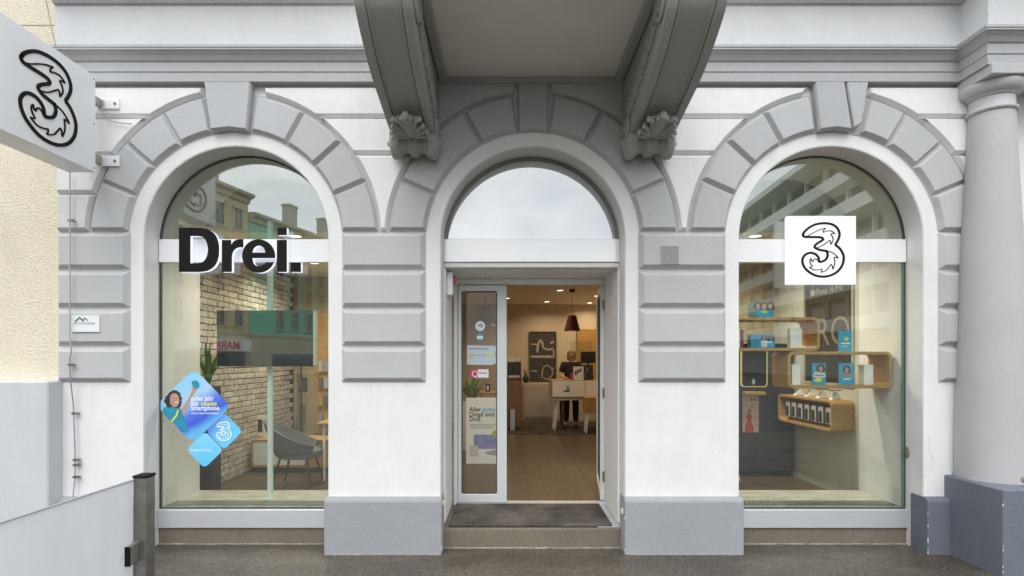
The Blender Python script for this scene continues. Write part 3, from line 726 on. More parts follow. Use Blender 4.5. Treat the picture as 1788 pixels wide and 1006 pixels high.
# ================================================================== signs and fittings on the facade
LINE = [(105, 270), (130, 225), (190, 170), (270, 122), (360, 97), (450, 90), (540, 101), (610, 132), (655, 180), (680, 240), (678, 300), (650, 370), (612, 432)]
LINE2 = [(612, 432), (670, 472), (715, 530), (745, 600), (748, 660), (730, 740), (680, 820), (610, 880), (510, 921), (410, 931), (310, 915), (220, 870), (150, 810), (110, 745), (97, 680), (110, 630), (145, 585), (190, 562), (240, 557), (290, 571), (330, 600), (355, 645), (357, 700)]
LINE3 = [(357, 700), (400, 695), (450, 674), (480, 640), (495, 592), (490, 555), (472, 527)]
LINE4 = [(490, 530), (400, 515), (340, 500), (300, 476), (290, 455), (310, 425), (360, 390), (408, 362), (424, 340), (400, 318), (340, 309), (240, 308), (140, 305), (112, 290), (105, 270), (118, 245)]
THIN = [[(140, 300), (200, 280), (300, 225), (380, 190), (465, 168)], [(465, 168), (432, 205), (428, 235)], [(428, 235), (480, 215), (550, 212), (610, 252)], [(610, 252), (560, 255), (545, 268)],
        [(545, 268), (575, 310), (580, 365), (545, 425)], [(545, 425), (540, 378), (525, 360)], [(525, 360), (460, 410), (390, 455), (310, 478)],
        [(490, 528), (560, 548), (620, 590), (665, 642)], [(665, 642), (620, 625), (598, 630)], [(598, 630), (608, 690), (602, 750), (575, 815)], [(575, 815), (565, 755), (548, 738)],
        [(548, 738), (520, 775), (470, 835), (390, 865)], [(390, 865), (405, 835), (405, 808)], [(405, 808), (340, 825), (270, 822), (205, 780)], [(205, 780), (240, 778), (258, 768)],
        [(258, 768), (225, 725), (215, 680), (235, 645)], [(235, 645), (245, 685), (265, 695)], [(265, 695), (275, 665), (300, 652), (330, 665), (355, 690)]]
def logo(parent, cx, cz, h, y, mat, mtx=None, wk=1.0, name='numeral_outline', thick=0.006):
    k = h / 842.0; mb = MB(mtx)
    cv = lambda L: [(cx + (u - 425) * k, cz - (v - 509) * k) for u, v in L]
    for L in (LINE, LINE2, LINE3, LINE4): mb.ribbon(spline(cv(L), 5), 27 * k * wk, y - thick, y)
    for L in THIN: mb.ribbon(spline(cv(L), 4), 11 * k * wk, y - thick * 0.9, y)
    return mb.build(name, mat, parent)

# projecting box sign, seen almost edge on from the shop door
SX, SY0, SY1, SZ0, SZ1 = -3.32, -1.13, -0.24, 3.15, 3.925
S = thing('projecting_sign', 'white box sign with black outlined numeral projecting from the wall on brackets', 'sign', (SX - 0.11, -0.68, SZ0))
bx('sign_box', SX - 0.22, SX, SY0, SY1, SZ0, SZ1, SIGNW, S, bevel=0.004)
m90 = T((SX, -0.685, 0)) @ Matrix.Rotation(R(90), 4, 'Z')
logo(S, 0, (SZ0 + SZ1) / 2 - 0.01, 0.62, 0.0, BLACK, m90, 1.25, thick=0.008)
m90b = T((SX - 0.22, -0.685, 0)) @ Matrix.Rotation(R(-90), 4, 'Z')
logo(S, 0, (SZ0 + SZ1) / 2 - 0.01, 0.62, 0.0, BLACK, m90b, 1.25, thick=0.008)
for zz in (SZ0 + 0.03, (SZ0 + SZ1) / 2, SZ1 - 0.03): MB().lathe([(0.006, 0), (0.006, 0.003), (0.003, 0.005)], (SX, SY1 - 0.02, zz), 8, 'x').build('screw', STEEL, S)
for py in (181, 281):
    zz = Z(py, -0.06)
    br = bx('bracket', X(176, -0.06), X(208, -0.06), -0.062, -0.046, zz - 0.045, zz + 0.045, SIGNW, S, bevel=0.003)
    bx('bracket_arm', X(172, -0.06) - 0.012, X(176, -0.06) + 0.012, -0.245, -0.05, zz - 0.03, zz + 0.03, M('rusty_bracket', (0.48, 0.44, 0.38), 0.5, metal=0.4, var=0.4, vscale=30), br)
    MB().lathe([(0.011, 0), (0.011, -0.006), (0.005, -0.01)], (X(201, -0.06), -0.062, zz), 10, 'y').build('bolt', STEEL, br)
zz = Z(181, -0.06)
MB().tube(spline([(X(176, -0.1), Z(172, -0.1)), (X(179, -0.1), Z(192, -0.1)), (X(186, -0.1), Z(206, -0.1)), (X(204, -0.1), Z(212, -0.1)), (X(225, -0.1), Z(214, -0.1))], 5) and
          [(p[0], -0.075, p[1]) for p in spline([(X(176, -0.1), Z(172, -0.1)), (X(178, -0.1), Z(194, -0.1)), (X(187, -0.1), Z(207, -0.1)), (X(204, -0.1), Z(212, -0.1)), (X(226, -0.1), Z(214, -0.1))], 5)], 0.005, 6).build('cable', M('grey_cable', (0.45, 0.45, 0.44), 0.5), S, smooth=True)
MB().tube([(X(76, -0.3), -0.3, Z(-20, -0.3)), (X(97, -0.3), -0.3, Z(80, -0.3))], 0.004, 6).build('stay_wire', STEEL, S)

# illuminated square sign in front of the transom
LB = thing('lightbox_sign', 'glowing white square light box with black outlined numeral over shop window', 'sign', (X(1434, 0.0), 0.1, Z(496, 0.0)))
lx0, lx1, lz0, lz1 = X(1375, 0.10), X(1495, 0.10), Z(496, 0.10), Z(377, 0.10)
bx('glowing_box', lx0, lx1, 0.10, 0.15, lz0, lz1, emit('lit_sign_white', (0.97, 0.985, 1.0), 0.68), LB, bevel=0.003)
bx('mount', lx0 + 0.2, lx1 - 0.2, 0.151, 0.189, lz0 + 0.2, lz0 + 0.3, ALU, LB)
logo(LB, (lx0 + lx1) / 2 + 0.01, (lz0 + lz1) / 2, 0.465, 0.10, BLACK, None, 1.3)

# raised letters
LET = thing('letter_sign', 'large black raised letters with glowing white sides across the shop window', 'sign', (X(418, -0.02), 0.07, Z(477, -0.02)))
LY0 = 0.125
def q(u, v): return (X(300 + u / 7.298, LY0), Z(385 + v / 7.298, LY0))
def ell(cx_, cy_, rx, ry, a0, a1, n=24): return [q(cx_ + rx * math.cos(R(a0 + (a1 - a0) * i / n)), cy_ - ry * math.sin(R(a0 + (a1 - a0) * i / n))) for i in range(n + 1)]
def qs(pts, n=6): return spline([q(*p) for p in pts], n)
GLYPH = {
 'letter_D': [[q(90, 92), q(90, 655)] + qs([(340, 655), (450, 638), (540, 575), (585, 475), (595, 373), (585, 272), (540, 172), (450, 109), (340, 92)]),
              [q(228, 196), q(228, 546)] + qs([(325, 546), (392, 530), (440, 470), (460, 371), (440, 272), (392, 212), (325, 196)])],
 'letter_r': [[q(637, 248), q(637, 655), q(758, 655)] + qs([(758, 470), (766, 415), (795, 368), (845, 342), (905, 342)]) + [q(905, 240)] + qs([(880, 238), (825, 246), (780, 275), (750, 325)]) + [q(750, 248)]],
 'letter_e': [ell(1103, 450, 208, 212, -8, 337, 48)[::1] and [q(1020, 478), q(1311, 478)] + ell(1103, 452, 208, 213, -3, 338, 48) + [q(1196, 531)] + qs([(1180, 556), (1145, 578), (1105, 584), (1060, 570), (1032, 536), (1020, 480)])[:-1],
              [q(1020, 410), q(1190, 410)] + qs([(1188, 395), (1165, 345), (1105, 318), (1045, 345), (1022, 395)])],
 'letter_i': [[q(1338, 248), q(1338, 655), q(1460, 655), q(1460, 248)]],
 'dot': [[q(1345, 92), q(1345, 185), q(1460, 185), q(1460, 92)]],
 'full_stop': [[q(1512, 535), q(1512, 655), q(1640, 655), q(1640, 535)]],
}
GLOW = emit('glowing_letter_side', (0.80, 0.85, 1.0), 0.78)
letters = {}
for k, polys in GLYPH.items():
    nm = 'letter' if k.startswith('letter') else k
    par = LET if k != 'dot' else letters['letter_i']
    o = filled(nm, polys, LY0, LY0 + 0.012, BLACK, par)
    letters[k] = o
    filled('glowing_return', polys, LY0 + 0.0125, LY0 + 0.05, GLOW, o)

# stickers on the left window
YS = GY - 0.0075
def diamond(cpx, cpy, s, r, mat, name, label):
    cx_, cz_ = X(cpx, YS), Z(cpy, YS); rot = R(44)
    pts = [(cx_ + a * math.cos(rot) - b * math.sin(rot), cz_ + a * math.sin(rot) + b * math.cos(rot)) for a, b in rrect(-s / 2, s / 2, -s / 2, s / 2, r, 6)]
    return MB().prism(pts, YS - 0.003, YS).build(name, mat, None, label=label, cat='sticker', group='blue diamond stickers on the shop window')
bigp = printed('sticker_sky_print', [(0.0, (0.12, 0.55, 0.80)), (0.25, (0.30, 0.68, 0.92)), (0.52, (0.42, 0.66, 0.88)), (0.72, (0.10, 0.22, 0.80)), (0.86, (0.06, 0.12, 0.72)), (1.0, (0.15, 0.50, 0.85))], (0.55, 0, -0.83), (X(300, YS), YS, Z(655, YS)), 0.58, wob=0.12)
D1 = diamond(338, 709, 0.472, 0.075, bigp, 'window_sticker', 'large blue diamond sticker showing woman holding phone up on shop window')
smallp = printed('sticker_blue_print', [(0.0, (0.12, 0.10, 0.75)), (0.45, (0.16, 0.52, 0.88)), (1.0, (0.16, 0.62, 0.93))], (0.8, 0, -0.6), (X(366, YS), YS, Z(738, YS)), 0.24)
D2 = diamond(391.7, 753, 0.232, 0.042, smallp, 'window_sticker', 'small blue diamond sticker with white outlined numeral on shop window')
cyanp = printed('sticker_cyan_print', [(0.0, (0.25, 0.68, 0.93)), (1.0, (0.14, 0.58, 0.92))], (0, 0, -1), (0, YS, Z(760, YS)), 0.26)
D3 = diamond(357.9, 785.5, 0.232, 0.042, cyanp, 'window_sticker', 'small plain blue diamond sticker with one line of white text on shop window')
INKW = M('white_ink', (0.9, 0.92, 0.95), 0.5); INKY = M('yellow_ink', (0.78, 0.76, 0.10), 0.5)
SKIN = M('printed_skin', (0.62, 0.36, 0.26), 0.5, var=0.25, vscale=18); HAIRP = M('printed_hair', (0.06, 0.035, 0.028), 0.6, var=0.4, vscale=40); TEAL = M('printed_teal', (0.03, 0.36, 0.52), 0.5, var=0.35, vscale=9)
def sp(u, v): return (X(270 + u / 5.587, YS), Z(640 + v / 5.587, YS))
def sps(pts, n=5): return spline([sp(*p) for p in pts], n, True)
MB().prism(sps([(95, 400), (150, 395), (215, 400), (262, 420), (285, 470), (310, 560), (325, 640), (270, 615), (160, 530), (85, 455)]), YS - 0.0042, YS - 0.0031).build('printed_shirt', TEAL, D1)
MB().prism(sps([(272, 420), (300, 360), (340, 300), (362, 240), (372, 190), (398, 180), (420, 205), (405, 240), (372, 285), (340, 350), (312, 420), (285, 478)]), YS - 0.0052, YS - 0.0043).build('printed_arm', SKIN, D1)
MB().prism(sps([(120, 300), (150, 250), (200, 235), (245, 260), (262, 320), (258, 385), (225, 405), (170, 392), (128, 398), (112, 350)]), YS - 0.0062, YS - 0.0053).build('printed_hair', HAIRP, D1)
hc = MB(); rh = random.Random(4)
for k in range(26):
    a_ = rh.uniform(-0.6, 3.8); u_ = 188 + 72 * math.cos(a_) * rh.uniform(0.85, 1.08); v_ = 322 - 78 * math.sin(a_) * rh.uniform(0.85, 1.08)
    c_ = sp(u_, v_); r_ = rh.uniform(0.008, 0.017); hc.prism([(c_[0] + r_ * math.cos(q_ * 0.785), c_[1] + r_ * math.sin(q_ * 0.785)) for q_ in range(8)], YS - 0.0064 - 0.00003 * k, YS - 0.0054)
hc.build('printed_curls', HAIRP, D1, kind='stuff')
MB().prism(sps([(155, 310), (170, 270), (210, 262), (240, 295), (246, 345), (228, 385), (195, 395), (160, 365)]), YS - 0.0081, YS - 0.0073).build('printed_face', SKIN, D1)
for u_, v_ in ((192, 312), (226, 308)):
    MB().ribbon([sp(u_ - 9, v_), sp(u_, v_ - 4), sp(u_ + 9, v_)], 0.0035, YS - 0.0090, YS - 0.0082).build('printed_eye', HAIRP, D1)
MB().prism(sps([(205, 318), (214, 345), (198, 346)], 3), YS - 0.0090, YS - 0.0082).build('printed_nose', M('printed_skin_shade', (0.48, 0.25, 0.18), 0.5), D1)
MB().ribbon([sp(200, 345), sp(215, 352), sp(230, 340)], 0.006, YS - 0.0094, YS - 0.0082).build('printed_smile', INKW, D1)
MB().ribbon([sp(235, 425), sp(215, 480), sp(168, 538)], 0.016, YS - 0.0062, YS - 0.0053).build('printed_strap', INKY, D1)
MB().prism(sps([(365, 150), (420, 140), (440, 195), (395, 215)], 3), YS - 0.0072, YS - 0.0063).build('printed_phone', M('printed_phone_teal', (0.02, 0.30, 0.42), 0.4), D1)
for body, u, v, sz, ink, b in (('Jedes Jahr', 355, 333, 0.060, INKW, 0.018), ('das', 355, 380, 0.060, INKW, 0.018), ('neueste', 455, 380, 0.052, INKY, 0.03), ('Smartphone.', 355, 426, 0.060, INKW, 0.018), ('mit der neuen Handyfreiheit.', 360, 464, 0.0245, INKW, 0.01)):
    a = sp(u, v); text('printed_text', body, sz, a[0], YS - 0.004, a[1], ink, D1, 0.0005, b, sx=0.86)
logo(D2, X(391.7, YS) - 0.002, Z(753, YS), 0.165, YS - 0.003, INKW, None, 1.7, thick=0.0012)
text('printed_text', 'Freiheit hoch Drei.', 0.030, X(332.5, YS), YS - 0.004, Z(788, YS), INKW, D3, 0.0005, 0.012, sx=0.82)

# company plaque on a block
PQ = bx('wall_plaque', X(125, -0.055), X(173.5, -0.055), -0.058, -0.044, Z(580, -0.055), Z(551.5, -0.055), M('plaque_white', (0.82, 0.83, 0.85), 0.25), None, bevel=0.002, label='small white plaque with green mountain outline screwed to a grey block', cat='plaque')
pq = lambda u, v: (X(110 + u / 20.1, -0.058), Z(540 + v / 20.1, -0.058))
MB().ribbon([pq(425, 440), pq(590, 290), pq(730, 440)], 0.0105, -0.0605, -0.0581).build('green_peak', M('plaque_green', (0.03, 0.20, 0.09), 0.4), PQ)
MB().ribbon([pq(710, 370), pq(765, 305), pq(870, 400)], 0.007, -0.0605, -0.0581).build('dark_peak', M('plaque_dark', (0.05, 0.05, 0.06), 0.4), PQ)
a = pq(395, 535); text('plaque_text', 'KOTTOL & HACKER', 0.024, a[0], -0.0592, a[1], M('plaque_ink', (0.30, 0.33, 0.33), 0.5), PQ, 0.0006, 0.0, sx=0.80)

# lightning conductor wire with clips
pts = [(122, 300, -0.085), (122, 380, -0.085), (122, 470, -0.085), (122, 560, -0.085), (121.5, 590, -0.085), (124.5, 604, -0.085), (124.5, 614, -0.085), (122, 624, -0.08), (122.5, 660, -0.075), (124, 672, -0.06), (128, 705, -0.04), (129, 730, -0.035), (131, 790, -0.035), (131, 835, -0.035), (128, 862, -0.05), (127, 900, -0.09)]
LC = MB().tube([(X(a, c), c, Z(b, c)) for a, b, c in pts], 0.0055, 8).build('lightning_conductor', M('weathered_wire', (0.40, 0.39, 0.37), 0.45, metal=0.6), None, smooth=True, label='thin grey conductor wire running down the wall beside the cream house', cat='wire')
for a, b, c in ((122, 385, -0.085), (122, 637, -0.08), (129, 722, -0.035), (131, 803, -0.035), (131, 812, -0.035), (131, 833, -0.035)):
    cl_ = MB().box(X(a, c) - 0.012, X(a, c) + 0.03, c - 0.012, c + 0.012, Z(b, c) - 0.009, Z(b, c) + 0.009); cl_.tube([(X(a, c) + 0.02, c, Z(b, c)), (X(a, c) + 0.02, 0.01, Z(b, c))], 0.005, 6)
    cl_.build('wire_clip', STEEL, LC)

# alarm box in the door recess, vent grille, little bells on the plinth corners
AB = thing('alarm_box', 'small white box with red front fixed inside the door recess', 'alarm', (X(783, 0.4), 0.4, Z(515, 0.4)))
bx('housing', AX[1] - RO + 0.013, AX[1] - RO + 0.065, 0.36, 0.48, Z(516, 0.4), Z(476, 0.4), PURE, AB, bevel=0.006)
bx('red_cover', AX[1] - RO + 0.0655, AX[1] - RO + 0.083, 0.40, 0.47, Z(497, 0.4), Z(481, 0.4), M('red_plastic', (0.45, 0.05, 0.05), 0.35), AB, bevel=0.003)
VG = thing('vent_grille', 'small square metal vent grille set into a grey pier block', 'vent', (X(1170, YF), -0.05, Z(460, YF)))
vx0, vx1, vz0, vz1 = X(1155, -0.05), X(1184.5, -0.05), Z(460.5, -0.05), Z(430, -0.05)
bx('backing', vx0, vx1, -0.0475, -0.04, vz0, vz1, M('vent_dark', (0.03, 0.03, 0.03), 0.8), VG)
vb = MB()
for k in range(9):
    t_ = vx0 + (vx1 - vx0) * k / 8; vb.box(t_ - 0.0036, t_ + 0.0036, -0.056, -0.048, vz0, vz1)
    t_ = vz0 + (vz1 - vz0) * k / 8; vb.box(vx0 - 0.004, vx1 + 0.004, -0.0553, -0.0487, t_ - 0.0036, t_ + 0.0036)
vb.build('mesh', M('vent_metal', (0.42, 0.42, 0.42), 0.5, metal=0.3), VG, kind='stuff')
for px, py, s, lab in ((775, 879, 1, 'round cream bell push on the plinth corner beside the door leaf'), (1088, 893, -1, 'round cream cap on the plinth corner beside the metal grating')):
    xx = AX[1] - s * (RO - 0.014)
    MB().lathe([(0.032, 0), (0.032, s * 0.006), (0.022, s * 0.014), (0.008, s * 0.016)], (xx, 0.03, Z(py, 0.03)), 16, 'x').build('bell_push', M('cream_plastic', (0.70, 0.66, 0.52), 0.4), None, smooth=True, label=lab, cat='bell')

# door mat over a metal grating
MATM = M('worn_door_mat', (0.020, 0.019, 0.019), 0.9, var=1, vscale=3.2, col2=(0.18, 0.152, 0.13), bump=0.8, bscale=160)
mt = filled('door_mat', [rrect(X(783, 0.13), X(1070, 0.13), -0.15, 0.57, 0.01, 2)], -0.006, 0.006, MATM, None, mtx=T((0, 0.29, FL + 0.002)) @ Matrix.Rotation(R(-90), 4, 'X'), label='worn dark door mat lying on the granite entrance step', cat='mat')
GT = thing('step_grating', 'metal bar grating beside the mat on the entrance step', 'grating', (0.95, 0.5, FL - 0.012))
bx('tray', 0.80, AX[1] + RO - 0.014, 0.12, 0.87, FL - 0.0119, FL - 0.0112, DARKG, GT)
for k in range(11):
    yy = 0.135 + k * 0.068
    bx('bar', 0.80, AX[1] + RO - 0.014, yy, yy + 0.044, FL - 0.0110, FL - 0.004, ALU, GT)

# ------------------------------------------------------------------ glass wind screen of the pavement terrace
WS = thing('wind_screen', 'frosted glass wind screen panel clamped to a square steel post', 'screen', (-2.04, -1.63, 0))
FROST = glass('frosted_screen_glass', (0.85, 0.9, 0.93), 0.05, rough=0.12, body=0.95, bodycol=(0.96, 0.965, 0.985))
px0 = X(232, -1.634); pxr = X(254.5, -1.634)
post = bx('post', px0, pxr, -1.634, -1.552, -0.02, 0.985, STEEL, WS, bevel=0.004)
bx('post_cap', px0 - 0.003, pxr + 0.003, -1.637, -1.549, 0.9855, 1.0, BLACK, post, bevel=0.003)
bx('pane', px0 - 0.006, px0 + 0.006, -4.0, -1.64, 0.06, 0.972, FROST, WS, bevel=0.002)
bx('edge_strip', px0 - 0.008, px0 + 0.008, -4.0, -1.64, 0.9725, 0.978, M('screen_edge', (0.35, 0.36, 0.37), 0.4), WS)
for zz in (0.58, 0.22):
    cp = MB().prism_x([(-1.70, zz - 0.055), (-1.70, zz + 0.05), (-1.64, zz + 0.06), (-1.60, zz + 0.06), (-1.60, zz - 0.055)], px0 + 0.0065, px0 + 0.03).build('clamp', M('satin_steel', (0.42, 0.40, 0.37), 0.35, metal=0.8), WS, bevel=0.006)
    bx('clamp_pad', px0 + 0.004, px0 + 0.0335, -1.708, -1.7005, zz - 0.055, zz + 0.05, BLACK, cp)
# ================================================================== shop interior
CE = 2.95
IW = M('warm_white_interior_wall', (0.74, 0.68, 0.58), 0.8, var=0.06, vscale=2, bump=0.05)
BEIGE = M('beige_interior_wall', (0.44, 0.35, 0.21), 0.8, var=0.08, vscale=2)
CEIL = M('interior_ceiling_paint', (0.90, 0.83, 0.70), 0.8, var=0.05)
OAK = wood('light_oak', (0.56, 0.33, 0.105), (0.41, 0.225, 0.065), (3, 14, 14))
WALNUT = wood('brown_oak', (0.30, 0.17, 0.075), (0.20, 0.105, 0.045), (3, 14, 14))
FLOORM = wood('oak_floor', (0.112, 0.076, 0.042), (0.078, 0.051, 0.028), (16, 1.6, 16), rnd=0.07, rough=0.36)
WLAQ = M('white_lacquer', (0.90, 0.89, 0.87), 0.3)
DARK = M('dark_navy_panel', (0.03, 0.034, 0.042), 0.4, var=0.3)
CHAR = M('charcoal_metal', (0.03, 0.03, 0.032), 0.4)
GREEN = M('leaf_green', (0.07, 0.16, 0.03), 0.5, var=0.5, vscale=20, col2=(0.16, 0.26, 0.05))

fl = bx('floor', -3.6, 3.75, 0.86, 8.45, 0.0, FL - 0.012, M('floor_underlay', (0.06, 0.045, 0.03), 0.8), None, kind='structure', label='oak plank floor of the shop')
pw, pl = 0.178, 1.42; pm = None
for i in range(41):
    yy = 0.993; j = 0
    while yy < 8.3 and j < 7:
        ln = pl if j else pl * (0.35 + ((i * 0.37) % 0.65)); ln = min(ln, 8.32 - yy)
        if pm is None:
            p_ = MB().box(-pw / 2 + 0.0005, pw / 2 - 0.0005, -pl / 2 + 0.0005, pl / 2 - 0.0005, 0, 0.0115).build('plank', FLOORM, fl, bevel=0.0007); pm = p_.data
        else:
            p_ = bpy.data.objects.new('plank', pm); COL.objects.link(p_); p_.parent = fl
        p_.location = Vector((-3.58 + i * pw, yy + ln / 2, FL - 0.0118 + 0.0003 * ((i + 2 * j) % 3))) - WL[fl.name]; p_.scale = (1, ln / pl, 1)
        yy += ln; j += 1
bx('ceiling', -3.6, 3.75, 0.87, 8.45, CE, CE + 0.12, CEIL, None, kind='structure', label='warm lit ceiling of the shop')
I_ = thing('interior_partition', 'warm beige inner walls of the shop behind windows and door', 'wall', (0, 4, FL))
def iw(*a, mat=IW, name='wall_face'): return bx(name, *a, mat, I_)
iw(-3.6, 3.75, 8.32, 8.45, FL, CE, name='back_wall', mat=M('back_wall_paint', (0.66, 0.56, 0.42), 0.8, var=0.05))
iw(-3.55, -3.40, 0.865, 8.32, 0.0, CE)
iw(3.605, 3.75, 0.865, 2.75, 0.0, CE, mat=M('pale_side_wall', (0.58, 0.58, 0.49), 0.7, var=0.05))
iw(-3.40, -1.5, 3.98, 4.1, FL, CE, mat=BEIGE); iw(-1.62, -1.5, 4.1, 8.32, FL, CE, mat=M('brown_inner_wall', (0.30, 0.19, 0.10), 0.7))
iw(1.5, 3.605, 2.72, 2.84, FL, CE, mat=BEIGE); iw(2.35, 2.45, 2.84, 8.32, FL, CE)
for cxa in (AX[0], AX[2]):
    iw(cxa - 0.82, cxa + 0.82, 0.862, 0.93, CE - 0.01, 3.6, mat=M('bulkhead_paint', (0.42, 0.44, 0.37), 0.7), name='bulkhead')
# display platforms behind both windows
MARB = M('pale_marble', (0.66, 0.64, 0.56), 0.3, var=0.5, vscale=5, col2=(0.40, 0.35, 0.27), stretch=(1, 2.5, 1))
for cxa, lab in ((AX[0], 'pale marble display ledge behind the glass under the hanging screen'), (AX[2], 'pale marble display ledge behind the glass under the oak tube shelves')):
    pf = bx('display_ledge', cxa - RO + 0.003, cxa + RO - 0.003, GY + 0.052, 0.862, 0.15, 0.322, MARB, None, bevel=0.004, label=lab, cat='ledge', group='marble display ledges')
    bx('grille_tray', cxa - RO + 0.02, cxa + RO - 0.02, GY + 0.056, GY + 0.225, 0.3225, 0.324, DARKG, pf)
    gr = MB(); k = 0; xx = cxa - RO + 0.03
    while xx < cxa + RO - 0.09:
        gr.add([(xx, GY + 0.06, 0.3245), (xx + 0.010, GY + 0.06, 0.3245), (xx + 0.062, GY + 0.22, 0.3245), (xx + 0.052, GY + 0.22, 0.3245),
                (xx, GY + 0.06, 0.330), (xx + 0.010, GY + 0.06, 0.330), (xx + 0.062, GY + 0.22, 0.330), (xx + 0.052, GY + 0.22, 0.330)],
               [(0, 1, 2, 3), (7, 6, 5, 4), (0, 4, 5, 1), (1, 5, 6, 2), (2, 6, 7, 3), (3, 7, 4, 0)]); xx += 0.025
    gr.build('grille_slats', M('grille_alloy', (0.6, 0.6, 0.55), 0.35, metal=0.7), pf, kind='stuff')

# ------------------------------------------------------------------ ceiling downlights (each carries its own lamp)
LAMPC = (1.0, 0.77, 0.50)
LMAT = emit('downlight_glow', (1.0, 0.90, 0.74), 3.0)
RIM = M('downlight_rim', (0.75, 0.73, 0.68), 0.35)
dl_labels = ['round ceiling downlight over the hanging screen', 'round ceiling downlight over the oak tube shelves', 'round ceiling downlight above the sales counter', 'round ceiling downlight by the back wall oak panel', 'round ceiling downlight over the poster stand',
             'added round ceiling downlight before the whitewashed brick wall', 'added round ceiling downlight just inside the doorway', 'added round ceiling downlight in the shop aisle', 'added round ceiling downlight by the dark cabinet', 'added round ceiling downlight near the red pendant', 'added round ceiling downlight above the framed picture', 'added round ceiling downlight above the coffee machine']
dl_pos = [(-2.23, 1.1), (2.62, 1.1), (1.85, 6.5), (1.9, 7.85), (-0.49, 5.7), (-2.6, 2.7), (0.25, 2.2), (0.3, 4.3), (2.7, 1.9), (1.0, 5.6), (0.9, 7.6), (0.0, 6.9)]  # the last seven are extra lamps, added to light the room
dl_pow = [16, 18, 4.2, 3.8, 4.4, 20, 6.0, 3.8, 12, 4.0, 4.6, 3.8]
for (xx, yy), lab, pwr in zip(dl_pos, dl_labels, dl_pow):
    d_ = thing('ceiling_downlight', lab, 'downlight', (xx, yy, CE), group='ceiling downlights')
    MB().lathe([(0.062, 0.0), (0.085, 0.0), (0.088, -0.006), (0.080, -0.012), (0.064, -0.012)], (xx, yy, CE - 0.001), 20, cap=False).build('rim', RIM, d_, smooth=True)
    MB().lathe([(0.063, -0.004), (0.063, -0.008)], (xx, yy, CE), 20).build('diffuser', LMAT, d_)
    l = bpy.data.lights.new('downlight_lamp', 'AREA'); l.shape = 'DISK'; l.size = 0.12; l.energy = pwr; l.color = (1.0, 0.90, 0.74) if yy < 2.9 else LAMPC; l.spread = R(150)
    lo = bpy.data.objects.new('downlight_lamp', l); place(lo, (xx, yy, CE - 0.014), d_)

# ------------------------------------------------------------------ whitewashed brick wall
BRK = _new('whitewashed_brick')[0]; t = BRK.node_tree
p = t.nodes.new('ShaderNodeBsdfPrincipled'); p.inputs['Roughness'].default_value = 0.85
pos = _pos(t); oi = t.nodes.new('ShaderNodeObjectInfo')
c = _mix(t, (0.70, 0.65, 0.56), (0.42, 0.37, 0.30), _ramp(t, _noise(t, pos, 9, 5), 0.35, 0.75))
c = _mix(t, c, (0.13, 0.09, 0.065), _ramp(t, _noise(t, pos, 28, 8, 0.75), 0.53, 0.63))
mr_ = t.nodes.new('ShaderNodeMapRange'); mr_.inputs[3].default_value = 0.78; mr_.inputs[4].default_value = 1.12; t.links.new(oi.outputs['Random'], mr_.inputs[0])
c = _mix(t, c, mr_.outputs[0], 1.0, 'MULTIPLY'); t.links.new(c, p.inputs['Base Color'])
t.links.new(_bump(t, _noise(t, pos, 55, 7, 0.7), 0.6, 0.012), p.inputs['Normal']); _out(t, p.outputs[0])
BWX = -3.36
BW = thing('brick_wall', 'whitewashed brick wall with dark joints behind the shop window', 'wall', (BWX, 2.3, FL))
bx('mortar', -3.399, BWX - 0.012, 0.866, 3.97, FL, CE, M('dark_mortar', (0.045, 0.038, 0.032), 0.9, bump=0.3), BW)
bh, bl = 0.0715, 0.232; brick_me = []
for v in range(4):
    m_ = MB().box(-0.017, 0.0, -bl / 2 + 0.0055, bl / 2 - 0.0055, 0.0055, bh - 0.0055)
    m_.v = [(a + random.uniform(-0.0015, 0.0015), b + random.uniform(-0.003, 0.003), c_ + random.uniform(-0.002, 0.002)) for a, b, c_ in m_.v]
    me, org = m_.mesh('brick', bevel=0.003); me.materials.append(BRK); brick_me.append(me)
cand = []
for j in range(38):
    for i in range(14):
        yy = 0.90 + (i + 0.5) * bl + (bl / 2 if j % 2 else 0); zz = FL + 0.005 + j * bh
        if yy + bl / 2 > 3.97: continue
        px = CX + BWX * F_PX / (D0 + yy); py = HY - (zz - EYE) * F_PX / (D0 + yy)
        hid = px < 346 or (376 < px < 556 and 548 < py < 632) or py < 440 or (px < 372 and py > 760)
        cand.append((hid, D0 + yy, yy, zz))
cand.sort()
rest = MB()
for k, (hid, d_, yy, zz) in enumerate(cand):
    if k < 300:
        o = bpy.data.objects.new('brick', brick_me[k % 4]); COL.objects.link(o); o.parent = BW
        o.location = Vector((BWX - 0.0085 + random.uniform(-0.003, 0.003), yy, zz)) - WL[BW.name]
    else:
        rest.box(BWX - 0.017, BWX + random.uniform(-0.003, 0.003), yy - bl / 2 + 0.004, yy + bl / 2 - 0.004, zz + 0.004, zz + bh - 0.004)
if rest.v: rest.build('bricks', BRK, BW, bevel=0.003, kind='stuff')

def screen_glass(name):
    m = M(name, (0.010, 0.013, 0.013), 0.04); b = m.node_tree.nodes['Principled BSDF']; b.inputs['IOR'].default_value = 2.9; return m
